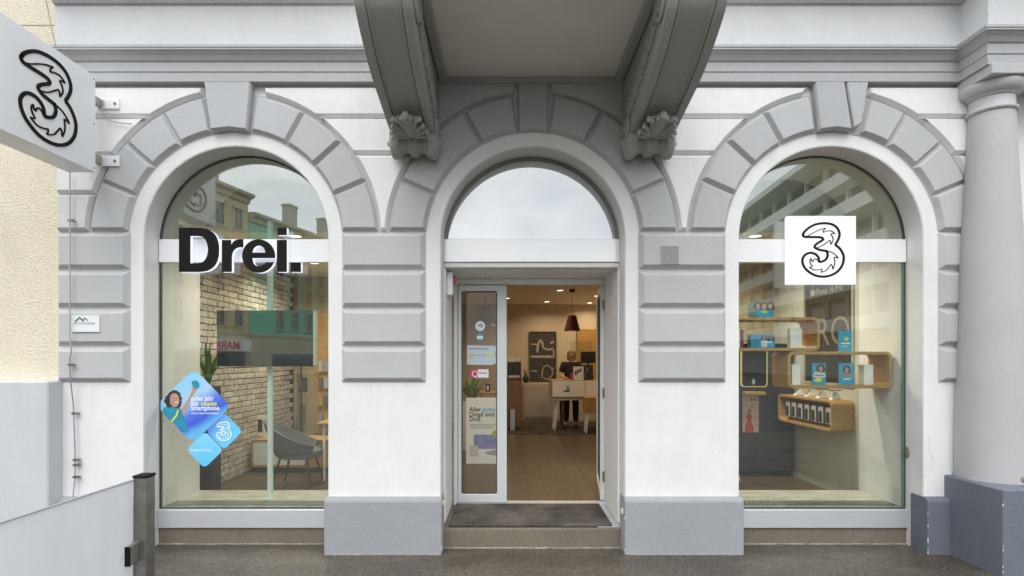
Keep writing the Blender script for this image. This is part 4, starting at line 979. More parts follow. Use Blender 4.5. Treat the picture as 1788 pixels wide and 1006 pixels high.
# ------------------------------------------------------------------ behind the left window
PO = bx('support_pole', 0, 1, 0, 1, 0, 1, PURE, None) if False else MB().lathe([(0.04, 0.0), (0.04, 0.006), (0.027, 0.008), (0.027, CE - 0.323)], (X(472, 0.52), 0.52, 0.3225), 20).build('support_pole', M('pale_green_pole', (0.74, 0.80, 0.76), 0.35), None, smooth=True, label='slim pale pole from display ledge to ceiling carrying the screen', cat='pole')
TV = thing('hanging_screen', 'black glossy flat screen hanging behind the shop window', 'screen', (X(465, 0.42), 0.42, Z(640, 0.42)))
sc = bx('screen_panel', X(378, 0.40), X(547, 0.40), 0.40, 0.425, Z(640, 0.40), Z(542, 0.40), screen_glass('black_screen_glass'), TV, bevel=0.003)
bx('edge_frame', X(547, 0.40) + 0.001, X(547, 0.40) + 0.012, 0.396, 0.47, Z(640, 0.40) + 0.01, Z(542, 0.40), M('pale_frame', (0.62, 0.68, 0.60), 0.3), TV)
bx('rear_housing', X(385, 0.42), X(545, 0.42), 0.4255, 0.47, Z(636, 0.42), Z(546, 0.42), CHAR, TV)
# planter with sword leaves
PL = thing('potted_plant', 'sword leaved plant in a tall dark planter before the brick wall', 'plant', (-3.22, 1.12, FL))
pxx, pyy = -3.20, 1.2
MB().prism_z([(pxx - 0.07, pyy - 0.07), (pxx + 0.09, pyy - 0.07), (pxx + 0.09, pyy + 0.09), (pxx - 0.07, pyy + 0.09)], FL + 0.001, 1.36).build('planter', CHAR, PL, bevel=0.006)
def blades(parent, cx_, cy_, cz_, n, h, spread, w, mat, name='leaf', seed=3):
    rr = random.Random(seed)
    for k in range(n):
        a = rr.uniform(0, 6.28); s = spread * rr.uniform(0.35, 1.0); hh = h * rr.uniform(0.6, 1.0); b = MB()
        d = Vector((math.cos(a), math.sin(a), 0)); sd_ = Vector((-d.y, d.x, 0)); L = []
        for i in range(6):
            t_ = i / 5; c_ = Vector((cx_, cy_, cz_)) + d * (s * t_ ** 1.6) + Vector((0, 0, hh * (t_ - 0.25 * t_ ** 3 * (s / h))))
            ww = w * math.sin(math.pi * min(0.93, 0.18 + 0.8 * t_)) ** 0.8 * 0.5
            L += [c_ - sd_ * ww, c_ + d * 0.0 + Vector((0, 0, -0.004)), c_ + sd_ * ww]
        b.add(L, [(3 * i + q_, 3 * i + q_ + 1, 3 * i + q_ + 4, 3 * i + q_ + 3) for i in range(5) for q_ in (0, 1)])
        b.build(name, mat, parent, smooth=True)
blades(PL, pxx, pyy, 1.34, 16, 0.52, 0.22, 0.045, GREEN)
# sideboard
SBD = thing('sideboard', 'low white fronted sideboard with oak frame beside the brick wall', 'sideboard', (-2.75, 2.6, FL))
filled('frame', [rrect(-3.32, -2.05, 0.245, 0.60, 0.05, 5), rrect(-3.298, -2.072, 0.268, 0.577, 0.035, 5)], 2.42, 2.85, OAK, SBD)
bx('back_panel', -3.30, -2.07, 2.80, 2.84, 0.27, 0.575, WALNUT, SBD)
MB().prism(rrect(-3.296, -2.62, 0.270, 0.575, 0.03, 4), 2.43, 2.45).build('door', WLAQ, SBD, bevel=0.003)
MB().prism(rrect(-2.612, -2.074, 0.270, 0.575, 0.03, 4), 2.44, 2.46).build('door', OAK, SBD, bevel=0.003)
for xx in (-3.1, -2.3):
    for yy in (2.5, 2.78): MB().lathe([(0.025, 0), (0.025, 0.066)], (xx, yy, FL), 10).build('foot', CHAR, SBD)
PF = thing('picture_frame', 'white framed picture leaning on the sideboard against brick wall', 'picture', (X(450, 2.75), 2.75, 0.60))
bx('frame', X(440, 2.75), X(466, 2.75), 2.72, 2.745, 0.601, 0.88, WLAQ, PF, bevel=0.003)
bx('print', X(446, 2.75), X(460, 2.75), 2.715, 2.7195, 0.66, 0.83, M('dark_print', (0.08, 0.05, 0.05), 0.5, var=0.5, vscale=30), PF)
# bucket chair
CH = thing('bucket_chair', 'grey upholstered bucket chair with thin black legs inside the shop', 'chair', (-2.42, 1.75, FL))
ccx, ccy = -2.44, 1.72; FAB = M('grey_upholstery', (0.17, 0.175, 0.175), 0.9, var=0.25, vscale=60, bump=0.4, bscale=300)
sh = MB(); NPH = 25; rowsn = 7; th = 0.035
fd = R(12)                                       # the seat opens towards this direction
def shell(off):
    L = []
    for i in range(NPH):
        ph = R(-128 + 256 * i / (NPH - 1)); back = (math.cos(ph) + 0.62) / 1.62
        top = 0.66 + 0.28 * max(0, back) ** 1.3
        for j in range(rowsn):
            t_ = j / (rowsn - 1); r_ = 0.22 + 0.10 * t_ ** 0.7 - off + 0.03 * t_ * max(0, back); zz = 0.52 + (top - 0.52) * t_
            a = fd + math.pi + ph
            L.append((ccx + r_ * 1.08 * math.cos(a), ccy + r_ * math.sin(a), zz))
    return L
vo, vi = shell(0), shell(th); n0 = len(vo); f = []
for i in range(NPH - 1):
    for j in range(rowsn - 1):
        a = i * rowsn + j; f += [(a, a + 1, a + rowsn + 1, a + rowsn), (n0 + a, n0 + a + rowsn, n0 + a + rowsn + 1, n0 + a + 1)]
    a = i * rowsn + rowsn - 1; f.append((a, n0 + a, n0 + a + rowsn, a + rowsn)); a = i * rowsn; f.append((a, a + rowsn, n0 + a + rowsn, n0 + a))
for i in (0, NPH - 1):
    for j in range(rowsn - 1):
        a = i * rowsn + j; f.append((a, n0 + a, n0 + a + 1, a + 1))
sh.add(vo + vi, f); sh.build('backrest', FAB, CH, smooth=True)
MB().lathe([(0.18, 0.50), (0.235, 0.51), (0.25, 0.54), (0.245, 0.585), (0.22, 0.60), (0.1, 0.61), (0.01, 0.61)], (ccx + 0.03, ccy, 0), 28).build('seat', FAB, CH, smooth=True)
for sx, sy in ((-1, -1), (-1, 1), (1, -1), (1, 1)):
    MB().tube([(ccx + sx * 0.15, ccy + sy * 0.14, 0.51), (ccx + sx * 0.23, ccy + sy * 0.2, FL + 0.001)], [0.014, 0.009], 8).build('leg', CHAR, CH, smooth=True)
# small consultation table behind the chair
TB = thing('small_table', 'small oak topped table beside the grey bucket chair', 'table', (-1.95, 2.05, FL))
MB().prism_z([(a, b) for a, b in rrect(-2.28, -1.4, 1.85, 2.35, 0.06)], 0.86, 0.885).build('table_top', OAK, TB, bevel=0.004)
for sx in (-2.2, -1.5):
    for sy in (1.92, 2.28): MB().tube([(sx, sy, 0.859), (sx, sy, FL + 0.001)], 0.016, 8).build('leg', WLAQ, TB, smooth=True)
# accessory wall with hanging packets
AW = thing('accessory_rack', 'oak wall rack with rows of hanging accessory packets', 'rack', (-2.75, 3.95, FL))
bx('board', X(549, 3.93), -2.2, 3.945, 3.979, FL + 0.3, 2.4, OAK, AW)
for j, zz in enumerate((1.62, 1.36, 1.08, 0.80)):
    for i in range(7):
        xx = X(556, 3.9) + i * 0.085
        pk = bx('packet', xx, xx + 0.065, 3.90, 3.918, zz - 0.17, zz, M('packet_%d' % ((i * 3 + j) % 4), ((0.5, 0.48, 0.44), (0.16, 0.15, 0.15), (0.55, 0.36, 0.08), (0.35, 0.36, 0.38))[(i * 3 + j) % 4], 0.4), AW)
        MB().tube([(xx + 0.032, 3.945, zz - 0.01), (xx + 0.032, 3.89, zz - 0.01)], 0.003, 5).build('hook', STEEL, AW)
PD = bx('price_tag', X(497, 2.0), X(509, 2.0), 1.99, 2.0, Z(748, 2.0), Z(722, 2.0), M('tag_print', (0.55, 0.48, 0.44), 0.5, var=0.7, vscale=45, col2=(0.25, 0.07, 0.06)), None, label='small printed card hanging by a thread above the grey chair', cat='card')
MB().tube([(X(503, 2.0), 1.995, Z(722, 2.0)), (X(503, 2.0), 1.995, CE)], 0.0015, 4).build('thread', CHAR, PD)
KEY = thing('wall_phone', 'black card terminal on a thin black upright against beige wall', 'terminal', (X(530, 3.7), 3.72, FL))
MB().tube([(X(526, 3.72), 3.72, FL + 0.001), (X(526, 3.72), 3.72, 1.75)], 0.012, 8).build('upright', CHAR, KEY)
MB().prism_x([(3.70, 1.15), (3.70, 1.37), (3.60, 1.20), (3.56, 1.16), (3.56, 1.15)], X(527, 3.7), X(537, 3.7)).build('terminal', CHAR, KEY, bevel=0.006)
MB().lathe([(0.14, 0), (0.14, 0.012), (0.02, 0.02)], (X(526, 3.72), 3.72, FL + 0.001), 20).build('base', CHAR, KEY)

# ------------------------------------------------------------------ behind the right window
def tube_shelf(name, label, xa, xb, za, zb_, yf, yb, mtx=None, th=0.027, r=0.055, mat=OAK):
    return filled(name, [rrect(xa, xb, za, zb_, r, 6), rrect(xa + th, xb - th, za + th, zb_ - th, r - th * 0.6, 6)], yf, yb, mat, None, mtx=mtx, bevel=0.003, label=label, cat='shelf', group='rounded oak tube shelves')
sy = 0.36
s1 = tube_shelf('tube_shelf', 'upper rounded oak tube shelf with white and blue boxes behind shop window', 1.995, X(1432, sy), Z(613, sy) + 0.001, Z(554, sy), sy, sy + 0.30)
s2 = tube_shelf('tube_shelf', 'lower rounded oak tube shelf holding two blue portrait cards behind shop window', X(1375.5, sy), 3.542, Z(678.5, sy), Z(614, sy), sy, sy + 0.30)
for xx in (X(1300, 0.5), X(1420, 0.5)): MB().tube([(xx, 0.55, Z(554, sy) - 0.003), (xx, 0.55, CE + 0.0)], 0.0015, 4).build('hanging_wire', STEEL, s1)
mwall = T((3.604, 1.0, 0)) @ Matrix.Rotation(R(-90), 4, 'Z')      # local x runs towards the street, local -y faces the room
s3 = tube_shelf('tube_shelf', 'oak tube shelf on the side wall packed with hanging phone cases', -1.12, 0.0, 0.885, 1.213, -0.24, 0.0, mtx=mwall, mat=OAK)
mbb = MB(mwall); mbb.box(-1.10, -0.02, -0.012, -0.002, 0.91, 1.19); mbb.build('back_board', WALNUT, s3)
for i in range(7):
    xx = -0.98 + i * 0.138
    mb_ = MB(mwall); mb_.box(xx, xx + 0.085, -0.215, -0.20, 0.955, 1.135); pk = mb_.build('phone_case_packet', M('clear_packet', (0.62, 0.60, 0.56), 0.25), s3, bevel=0.003)
    mb_ = MB(mwall); mb_.prism(rrect(xx + 0.014, xx + 0.071, 0.967, 1.085, 0.012, 3), -0.2185, -0.2155); mb_.build('phone_case', CHAR, pk)
    mb_ = MB(mwall); mb_.tube([(xx + 0.042, -0.235, 1.128), (xx + 0.042, -0.014, 1.128)], 0.003, 5); mb_.build('hook', STEEL, s3)
# phones on angled stands between the shelves
for i in range(4):
    xx = -0.85 + i * 0.24
    st = MB(mwall); st.prism_x([(-0.20, 1.216), (-0.08, 1.216), (-0.13, 1.30), (-0.19, 1.31), (-0.14, 1.29)], xx, xx + 0.055)
    so = st.build('phone_stand', WLAQ, None, bevel=0.003, label=['white angled phone stand on the side wall shelf next to the dark cabinet', 'white angled phone stand second from the dark cabinet on side wall shelf', 'white angled phone stand third from the dark cabinet on side wall shelf', 'white angled phone stand on the street end of the side wall shelf'][i], cat='stand', group='phone stands on the side wall shelf')
    st = MB(mwall); st.box(xx - 0.008, xx + 0.063, -0.215, -0.09, 1.313, 1.322); st.build('phone', CHAR, so, bevel=0.002)
# dark poster on the side wall
PS = thing('wall_poster', 'dark phone poster with big grey letters on the side wall behind shelves', 'poster', (3.6, 1.48, 1.38))
mb_ = MB(mwall); mb_.box(-0.93, -0.03, -0.004, -0.0005, 1.385, 2.62); mb_.build('poster_sheet', M('poster_black_print', (0.022, 0.018, 0.012), 0.35, var=0.6, vscale=3, col2=(0.055, 0.045, 0.028)), PS)
mb_ = MB(mwall); mb_.box(-0.955, -0.935, -0.02, -0.0005, 1.36, 2.64); mb_.box(-0.025, -0.005, -0.02, -0.0005, 1.36, 2.64); mb_.box(-0.935, -0.025, -0.02, -0.0005, 1.36, 1.38); mb_.build('poster_rail', M('poster_rail_grey', (0.5, 0.5, 0.46), 0.4), PS)
text('printed_text', 'iPhone 16 Pro', 0.115, -0.72, -0.0052, 2.385, M('poster_silver_ink', (0.42, 0.40, 0.34), 0.4), PS, 0.0006, 0.004, mtx=mwall, sx=0.78)
mb_ = MB(mwall); mb_.prism(spline([(-0.80, 2.39), (-0.77, 2.385), (-0.74, 2.39), (-0.728, 2.43), (-0.745, 2.46), (-0.77, 2.45), (-0.795, 2.46), (-0.815, 2.43)], 4, True), -0.0062, -0.0042); mb_.prism(spline([(-0.77, 2.467), (-0.762, 2.492), (-0.748, 2.498), (-0.756, 2.474)], 3, True), -0.0062, -0.0042); mb_.build('fruit_mark', M('poster_silver_ink', (0.42, 0.40, 0.34), 0.4), PS)
text('printed_text', 'PRO', 0.46, -0.93, -0.0052, 1.80, M('poster_bronze_ink', (0.22, 0.185, 0.14), 0.4), PS, 0.0006, -0.004, mtx=mwall, sx=0.98)
# tall dark cabinet, glowing-edged panel, leaflet
DC = thing('dark_cabinet', 'tall dark navy cabinet standing at the back of the window bay', 'cabinet', (3.2, 2.4, FL))
bx('carcass', 2.60, 3.56, 2.16, 2.66, FL + 0.06, 1.84, DARK, DC, bevel=0.004); bx('base', 2.63, 3.53, 2.2, 2.64, FL, FL + 0.059, CHAR, DC)
bx('door', 2.605, 3.075, 2.141, 2.159, FL + 0.07, 1.83, DARK, DC, bevel=0.002); bx('door', 3.081, 3.555, 2.141, 2.159, FL + 0.07, 1.83, DARK, DC, bevel=0.002)
YP_ = thing('hanging_display', 'black rounded panel with glowing yellow edge hung below the upper shelf', 'display', (X(1318, 0.6), 0.6, Z(676, 0.6)))
gx0, gx1, gz0, gz1 = X(1294, 0.6), X(1340, 0.6), Z(676, 0.6), Z(600, 0.6)
MB().prism(rrect(gx0 + 0.008, gx1 - 0.008, gz0 + 0.008, gz1, 0.03, 4), 0.602, 0.615).build('panel', M('panel_black', (0.02, 0.02, 0.02), 0.2), YP_)
filled('yellow_edge', [rrect(gx0, gx1, gz0, gz1 + 0.01, 0.035, 4), rrect(gx0 + 0.008, gx1 - 0.008, gz0 + 0.008, gz1 + 0.002, 0.028, 4)], 0.595, 0.62, emit('yellow_edge_light', (0.95, 0.72, 0.20), 0.42), YP_)
MB().prism(spline([(X(1316, .6), Z(661, .6)), (X(1319, .6), Z(667, .6)), (X(1316, .6), Z(672, .6)), (X(1312.5, .6), Z(667, .6))], 4, True), 0.5995, 0.6015).build('printed_mark', M('pale_mark', (0.5, 0.5, 0.48), 0.5), YP_)
LFM = thing('leaflet_sheet', 'tall leaflet with red clad figure printed hanging beside the dark cabinet', 'leaflet', (X(1311, 1.5), 1.5, Z(755, 1.5)))
bx('sheet', X(1297, 1.5), X(1325, 1.5), 1.5, 1.505, Z(755, 1.5), Z(691, 1.5), M('leaflet_paper', (0.60, 0.52, 0.42), 0.5, var=0.5, vscale=14, col2=(0.48, 0.24, 0.18)), LFM)
lp = lambda a, b: (X(a, 1.5), Z(b, 1.5))
MB().prism(spline([lp(1301, 753), lp(1302, 742), lp(1305, 733), lp(1303, 727), lp(1307, 722), lp(1311, 723), lp(1313, 729), lp(1311, 735), lp(1315, 744), lp(1316, 753)], 4, True), 1.4965, 1.4995).build('printed_robe', M('red_ink', (0.42, 0.05, 0.035), 0.5), LFM)
MB().prism(spline([lp(1306, 719), lp(1308, 714), lp(1310.5, 719), lp(1308, 722)], 4, True), 1.4955, 1.4964).build('printed_head', M('brown_ink', (0.22, 0.10, 0.06), 0.5), LFM)
for a in (1312, 1316.5, 1321): MB().prism([lp(a - 1.6, 700), lp(a, 694), lp(a + 1.6, 700)], 1.4965, 1.4995).build('printed_tree', M('dark_ink', (0.05, 0.05, 0.04), 0.5), LFM)
bx('clip_rail', X(1297, 1.5), X(1333, 1.5), 1.44, 1.52, Z(689, 1.5), Z(684, 1.5), OAK, LFM)
MB().tube([(X(1315, 1.5), 1.48, Z(684, 1.5)), (X(1315, 1.5), 1.48, CE)], 0.002, 4).build('thread', CHAR, LFM)
SL = thing('white_stool', 'white legged stool partly hidden behind the window pier', 'stool', (2.75, 2.0, FL))
MB().lathe([(0.17, 0.60), (0.18, 0.61), (0.18, 0.635), (0.16, 0.645)], (2.56, 1.85, FL - 0.1), 24).build('seat', WLAQ, SL, smooth=True)
for a in (20, 140, 260): MB().tube([(2.56 + 0.09 * math.cos(R(a)), 1.85 + 0.09 * math.sin(R(a)), FL + 0.5), (2.56 + 0.26 * math.cos(R(a)), 1.85 + 0.2 * math.sin(R(a)), FL + 0.001)], [0.014, 0.010], 8).build('leg', WLAQ, SL, smooth=True)

# boxes and cards on the shelves
BLUEP = [printed('card_print_%d' % k, [(0.0, c0), (0.45, c1), (1.0, c2)], (0.3, 0, 1), (0, 0, zz), ln) for k, (c0, c1, c2, zz, ln) in enumerate((
    ((0.02, 0.18, 0.55), (0.05, 0.32, 0.60), (0.12, 0.30, 0.34), 2.03 - 0.7, 0.95), ((0.02, 0.08, 0.28), (0.02, 0.20, 0.50), (0.05, 0.30, 0.50), 1.0, 1.7), ((0.03, 0.26, 0.66), (0.03, 0.32, 0.66), (0.05, 0.40, 0.62), 1.0, 1.8)))]
def card(pxa, pxb, pya, pyb, Y, dep, mat, label, fig=None, name='display_box', cat='box'):
    o = bx(name, X(pxa, Y), X(pxb, Y), Y, Y + dep, Z(pyb, Y), Z(pya, Y), mat, None, bevel=0.002, label=label, cat=cat)
    w_ = X(pxb, Y) - X(pxa, Y); h_ = Z(pya, Y) - Z(pyb, Y); x_ = X(pxa, Y); z_ = Z(pyb, Y); lay = [Y - 0.0008]
    def pr(nm, pts, m_):
        lay[0] -= 0.0009; MB().prism(spline([(x_ + a * w_, z_ + b * h_) for a, b in pts], 4, True), lay[0] - 0.0007, lay[0]).build(nm, m_, o)
    for kind, *arg in (fig or []):
        if kind == 'head':
            u, v, s = arg; k_ = h_ / w_
            pr('printed_hair', [(u - 0.15 * s * k_, v - 0.12 * s), (u - 0.16 * s * k_, v + 0.1 * s), (u, v + 0.2 * s), (u + 0.16 * s * k_, v + 0.1 * s), (u + 0.17 * s * k_, v - 0.14 * s)], HAIRP)
            pr('printed_face', [(u - 0.10 * s * k_, v), (u, v + 0.13 * s), (u + 0.10 * s * k_, v), (u, v - 0.15 * s)], SKIN)
        elif kind == 'blob': pr('printed_shape', arg[0], arg[1])
        elif kind == 'line': fine_print(x_ + arg[0] * w_, Y - 0.006, z_ + arg[1] * h_, arg[2] * w_, arg[3] * h_, arg[4], o)
    return o
zs1 = Z(613, sy) + 0.028                           # upper shelf floor
INKT = M('printed_pale', (0.62, 0.66, 0.68), 0.5)
fy = 0.44
def pyz(z, Y): return HY - (z - EYE) * F_PX / (D0 + Y)
zt1_ = Z(554, sy); zt2_ = Z(614, sy); zf2 = Z(678.5, sy) + 0.028
card(1319, 1349, 527, pyz(zt1_ + 0.001, fy), fy, 0.15, BLUEP[0], 'blue cube box printed with three faces on top of the upper shelf', [('head', 0.15, 0.72, 1.4), ('head', 0.5, 0.70, 1.5), ('head', 0.85, 0.72, 1.4), ('blob', [(0.05, 0.05), (0.1, 0.45), (0.5, 0.5), (0.9, 0.45), (0.95, 0.05)], M('printed_bright_blue', (0.04, 0.40, 0.70), 0.4)), ('blob', [(0.3, 0.35), (0.5, 0.45), (0.7, 0.35), (0.5, 0.28)], INKY)])
card(1311, 1353, 584, pyz(zs1 + 0.001, fy), fy, 0.08, BLUEP[1], 'wide dark blue box with two printed figures inside the upper shelf', [('blob', [(0.45, 0.1), (0.42, 0.5), (0.55, 0.8), (0.68, 0.5), (0.66, 0.1)], INKT), ('head', 0.55, 0.72, 1.0), ('blob', [(0.7, 0.1), (0.7, 0.4), (0.82, 0.6), (0.95, 0.4), (0.95, 0.1)], M('printed_bright_blue', (0.04, 0.40, 0.70), 0.4)), ('head', 0.82, 0.70, 1.0), ('line', 0.46, 0.38, 0.42, 0.09, INKW)])
card(1287, 1292.5, 573, pyz(zs1 + 0.001, fy), fy, 0.1, WLAQ, 'white box half hidden by the pier inside the upper shelf')
card(1293.2, 1298.5, 577, pyz(zs1 + 0.001, fy), fy + 0.002, 0.1, M('dark_red_card', (0.20, 0.02, 0.03), 0.5), 'narrow dark red box inside the upper shelf')
card(1380, 1400.5, 574, pyz(zs1 + 0.001, fy), fy, 0.06, WLAQ, 'plain white upright box inside the upper shelf')
card(1383, 1397.5, 636, pyz(zf2 + 0.001, fy), fy, 0.06, WLAQ, 'slim plain white box inside the lower shelf beside its curved end')
card(1418.5, 1442, 634, pyz(zf2 + 0.001, fy), fy, 0.012, BLUEP[2], 'blue card of long haired woman inside the lower shelf', [('blob', [(0.1, 0.35), (0.2, 0.6), (0.8, 0.6), (0.95, 0.35)], INKT), ('head', 0.6, 0.74, 1.05), ('blob', [(0.1, 0.2), (0.4, 0.34), (0.75, 0.22), (0.4, 0.14)], INKY), ('line', 0.14, 0.42, 0.7, 0.035, M('dark_ink', (0.05, 0.05, 0.04), 0.5))], 'display_card', 'card')
card(1465, 1491, 634, pyz(zf2 + 0.001, fy), fy, 0.012, BLUEP[2], 'blue card of dark haired woman with grey jumper inside the lower shelf', [('blob', [(0.08, 0.35), (0.2, 0.58), (0.8, 0.58), (0.95, 0.35)], M('printed_jumper', (0.20, 0.27, 0.30), 0.5)), ('head', 0.5, 0.70, 0.95), ('line', 0.25, 0.24, 0.5, 0.05, INKW)], 'display_card', 'card')
card(1464.5, 1487.5, 578, pyz(zt2_ + 0.001, fy), fy, 0.012, BLUEP[2], 'blue text card with yellow spot on top of the lower shelf', [('blob', [(0.4, 0.6), (0.6, 0.72), (0.75, 0.6), (0.55, 0.52)], INKY), ('line', 0.15, 0.36, 0.7, 0.06, INKW), ('line', 0.15, 0.24, 0.5, 0.035, INKW)], 'display_card', 'card')
card(1509, 1525, 637, pyz(zf2 + 0.001, fy), fy, 0.09, WLAQ, 'wide plain white box at the far end of the lower shelf')
# ================================================================== seen through the doorway
# poster stand behind the fixed door leaf
AS = thing('poster_stand', 'white floor poster stand printed with black slogan behind the glass door leaf', 'poster stand', (-0.28, 3.05, FL))
ay = 3.0; ax0, ax1 = X(814, ay), X(884, ay); az0, az1 = Z(811, ay), Z(695, ay)
bx('panel', ax0, ax1, ay, ay + 0.03, az0, az1, M('poster_white', (0.88, 0.88, 0.87), 0.4, var=0.04), AS, bevel=0.006)
bx('back_leg', ax0 + 0.1, ax1 - 0.1, ay + 0.031, ay + 0.2, FL + 0.001, FL + 0.03, ALU, AS)
INKB = M('black_ink', (0.02, 0.02, 0.022), 0.5); INKC = M('cyan_ink', (0.06, 0.48, 0.66), 0.5)
ap = lambda u, v: (X(800 + u / 6.29, ay), Z(670 + v / 6.29, ay))
for body, u, v, ink, sh_ in (('Aller', 122, 305, INKB, 0), ('guten', 258, 305, INKC, 0.3), ('Dinge sind', 122, 360, INKB, 0), ('Drei.', 122, 412, INKB, 0)):
    a = ap(u, v); text('printed_text', body, 0.0900, a[0], ay - 0.001, a[1], ink, AS, 0.0006, 0.012, sx=0.92, shear=sh_)
for v, wd in ((450, 0.38), (470, 0.36), (490, 0.34)):
    a = ap(125, v); fine_print(a[0], ay - 0.001, a[1], wd, 0.008, M('grey_ink', (0.35, 0.35, 0.35), 0.5), AS)
a0, a1 = ap(170, 715), ap(436, 560)
MB().box(a0[0], a1[0], ay - 0.003, ay - 0.0005, a0[1], a1[1]).build('printed_television', M('printed_swirl', (0.10, 0.30, 0.62), 0.4, var=1, vscale=9, col2=(0.52, 0.30, 0.55)), AS)
a = ap(410, 550); MB().prism([(a[0] + 0.05 * math.cos(k * 0.524), a[1] + 0.05 * math.sin(k * 0.524)) for k in range(12)], ay - 0.005, ay - 0.0032).build('printed_spot', M('lime_ink', (0.38, 0.52, 0.06), 0.5), AS)
MB().prism(spline([ap(295, 760), ap(340, 740), ap(436, 730), ap(436, 785), ap(350, 780)], 4, True), ay - 0.003, ay - 0.0005).build('printed_tablet', M('printed_grey', (0.40, 0.41, 0.42), 0.4), AS)
MB().box(*[ap(125, 0)[0], ap(222, 0)[0]], ay - 0.005, ay - 0.0032, ap(0, 790)[1], ap(0, 680)[1]).build('printed_router', M('printed_pale_grey', (0.62, 0.62, 0.60), 0.4), AS)
# plant and table behind it
P2 = thing('potted_plant', 'leafy green plant in a pale pot behind the poster stand', 'plant', (X(820, 4.2), 4.2, FL))
qx = X(822, 4.2)
MB().lathe([(0.14, FL + 0.001), (0.17, FL + 0.5), (0.18, 0.98), (0.165, 0.98), (0.15, 0.9), (0.02, 0.88)], (qx, 4.2, 0), 20).build('pot', M('pale_pot', (0.55, 0.50, 0.42), 0.6), P2, smooth=True)
blades(P2, qx, 4.2, 0.90, 34, 0.52, 0.34, 0.075, M('bright_leaf', (0.16, 0.25, 0.04), 0.5, var=0.6, vscale=14, col2=(0.32, 0.34, 0.07)), seed=11)
T2 = thing('sales_table', 'oak topped sales table with white legs behind the leafy plant', 'table', (X(850, 5.0), 5.2, FL))
bx('table_top', X(832, 5.0), X(872, 5.0), 5.0, 5.6, 1.02, 1.06, OAK, T2, bevel=0.004)
for xx in (X(832, 5.0) + 0.06, X(832, 5.0) + 0.30):
    for yy in (5.06, 5.54): MB().tube([(xx, yy, 1.019), (xx - 0.03, yy, FL + 0.001)], 0.02, 8).build('leg', WLAQ, T2)
KB = thing('display_block', 'small black and white display block standing on the sales table', 'block', (X(851, 5.2), 5.2, 1.06))
bx('block', X(848, 5.2), X(856, 5.2), 5.2, 5.28, 1.061, 1.20, CHAR, KB, bevel=0.003); bx('front_card', X(850, 5.2), X(853.5, 5.2), 5.195, 5.1995, 1.09, 1.17, WLAQ, KB)
# pendants
def pendant(label, px, pyt, pyb, Y, prof, mat, inner):
    xx = X(px, Y); z0, z1 = Z(pyb, Y), Z(pyt, Y); h = z1 - z0
    o = thing('pendant_lamp', label, 'lamp', (xx, Y, z0), group=None)
    MB().lathe([(r, z0 + k * h) for r, k in prof] + [(r * 0.96, z0 + k * h) for r, k in prof[::-1]], (xx, Y, 0), 32, cap=False).build('shade', mat, o, smooth=True)
    MB().tube([(xx, Y, z1 - 0.01), (xx, Y, CE - 0.04)], 0.005, 6).build('cord', CHAR, o)
    MB().lathe([(0.05, CE - 0.055), (0.055, CE - 0.02), (0.055, CE - 0.001)], (xx, Y, 0), 16).build('ceiling_rose', mat, o, smooth=True)
    MB().lathe([(prof[0][0] * 0.9, z0 + 0.012), (prof[0][0] * 0.9, z0 + 0.016)], (xx, Y, 0), 24).build('diffuser', inner, o)
    return o
pendant('dark red tapered pendant lamp hanging over the shop counter', 999, 551, 578, 5.5, [(0.152, 0), (0.075, 1.0)], M('dark_red_shade', (0.11, 0.012, 0.014), 0.5), emit('pendant_diffuser', (1.0, 0.85, 0.65), 0.35))
pendant('olive grey bell pendant lamp hanging behind the glass door leaf', 848, 538, 570, 3.5, [(0.16, 0), (0.13, 0.12), (0.088, 0.4), (0.068, 0.75), (0.055, 1.0)], M('olive_shade', (0.12, 0.105, 0.075), 0.4), emit('pendant_diffuser_dim', (1.0, 0.85, 0.65), 0.25))
# counter
CT = thing('sales_counter', 'white fronted oak edged sales counter on splayed white legs', 'counter', (1.5, 6.7, FL))
ky = 6.4; kx0, kx1, kz0, kz1 = X(963, ky), 2.32, Z(695, ky), Z(664, ky)
bx('body', kx0, kx1, ky, ky + 0.6, kz0, kz1, OAK, CT, bevel=0.005)
xm = X(1021.5, ky)
bx('drawer_front', kx0 + 0.018, xm - 0.006, ky - 0.008, ky - 0.0005, kz0 + 0.025, kz1 - 0.02, WLAQ, CT, bevel=0.002); bx('drawer_front', xm + 0.006, kx1 - 0.02, ky - 0.008, ky - 0.0005, kz0 + 0.025, kz1 - 0.02, WLAQ, CT, bevel=0.002)
logo(CT, X(991.5, ky), Z(678, ky), 0.085, ky - 0.0085, M('teal_ink', (0.02, 0.12, 0.16), 0.5), None, 2.6, thick=0.002)
fine_print(X(984, ky), ky - 0.0095, Z(684.5, ky), 0.12, 0.03, M('teal_ink', (0.02, 0.12, 0.16), 0.5), CT)
bx('apron', kx0 + 0.05, kx1 - 0.05, ky + 0.05, ky + 0.55, kz0 - 0.05, kz0 - 0.0005, WLAQ, CT)
for sx_, dx in ((kx0 + 0.14, -0.07), (kx1 - 0.14, 0.07)):
    for yy in (ky + 0.1, ky + 0.5): MB().tube([(sx_, yy, kz0 - 0.051), (sx_ + dx, yy, FL + 0.001)], [0.03, 0.018], 10).build('leg', WLAQ, CT, smooth=True)
PC = thing('pedestal_column', 'black pedestal foot under the sales counter', 'pedestal', (X(980, 6.75), 6.75, FL))
MB().lathe([(0.19, 0.0), (0.19, 0.015), (0.06, 0.04), (0.035, 0.08), (0.035, 0.60)], (X(980, 6.75), 6.75, FL + 0.001), 24).build('column', CHAR, PC, smooth=True)
MO = thing('monitor', 'black computer monitor on the sales counter seen from behind', 'monitor', (X(1028, 6.75), 6.75, kz1))
bx('housing', X(1014, 6.75), X(1040, 6.75), 6.75, 6.79, Z(634, 6.75), Z(613.5, 6.75), CHAR, MO, bevel=0.006)
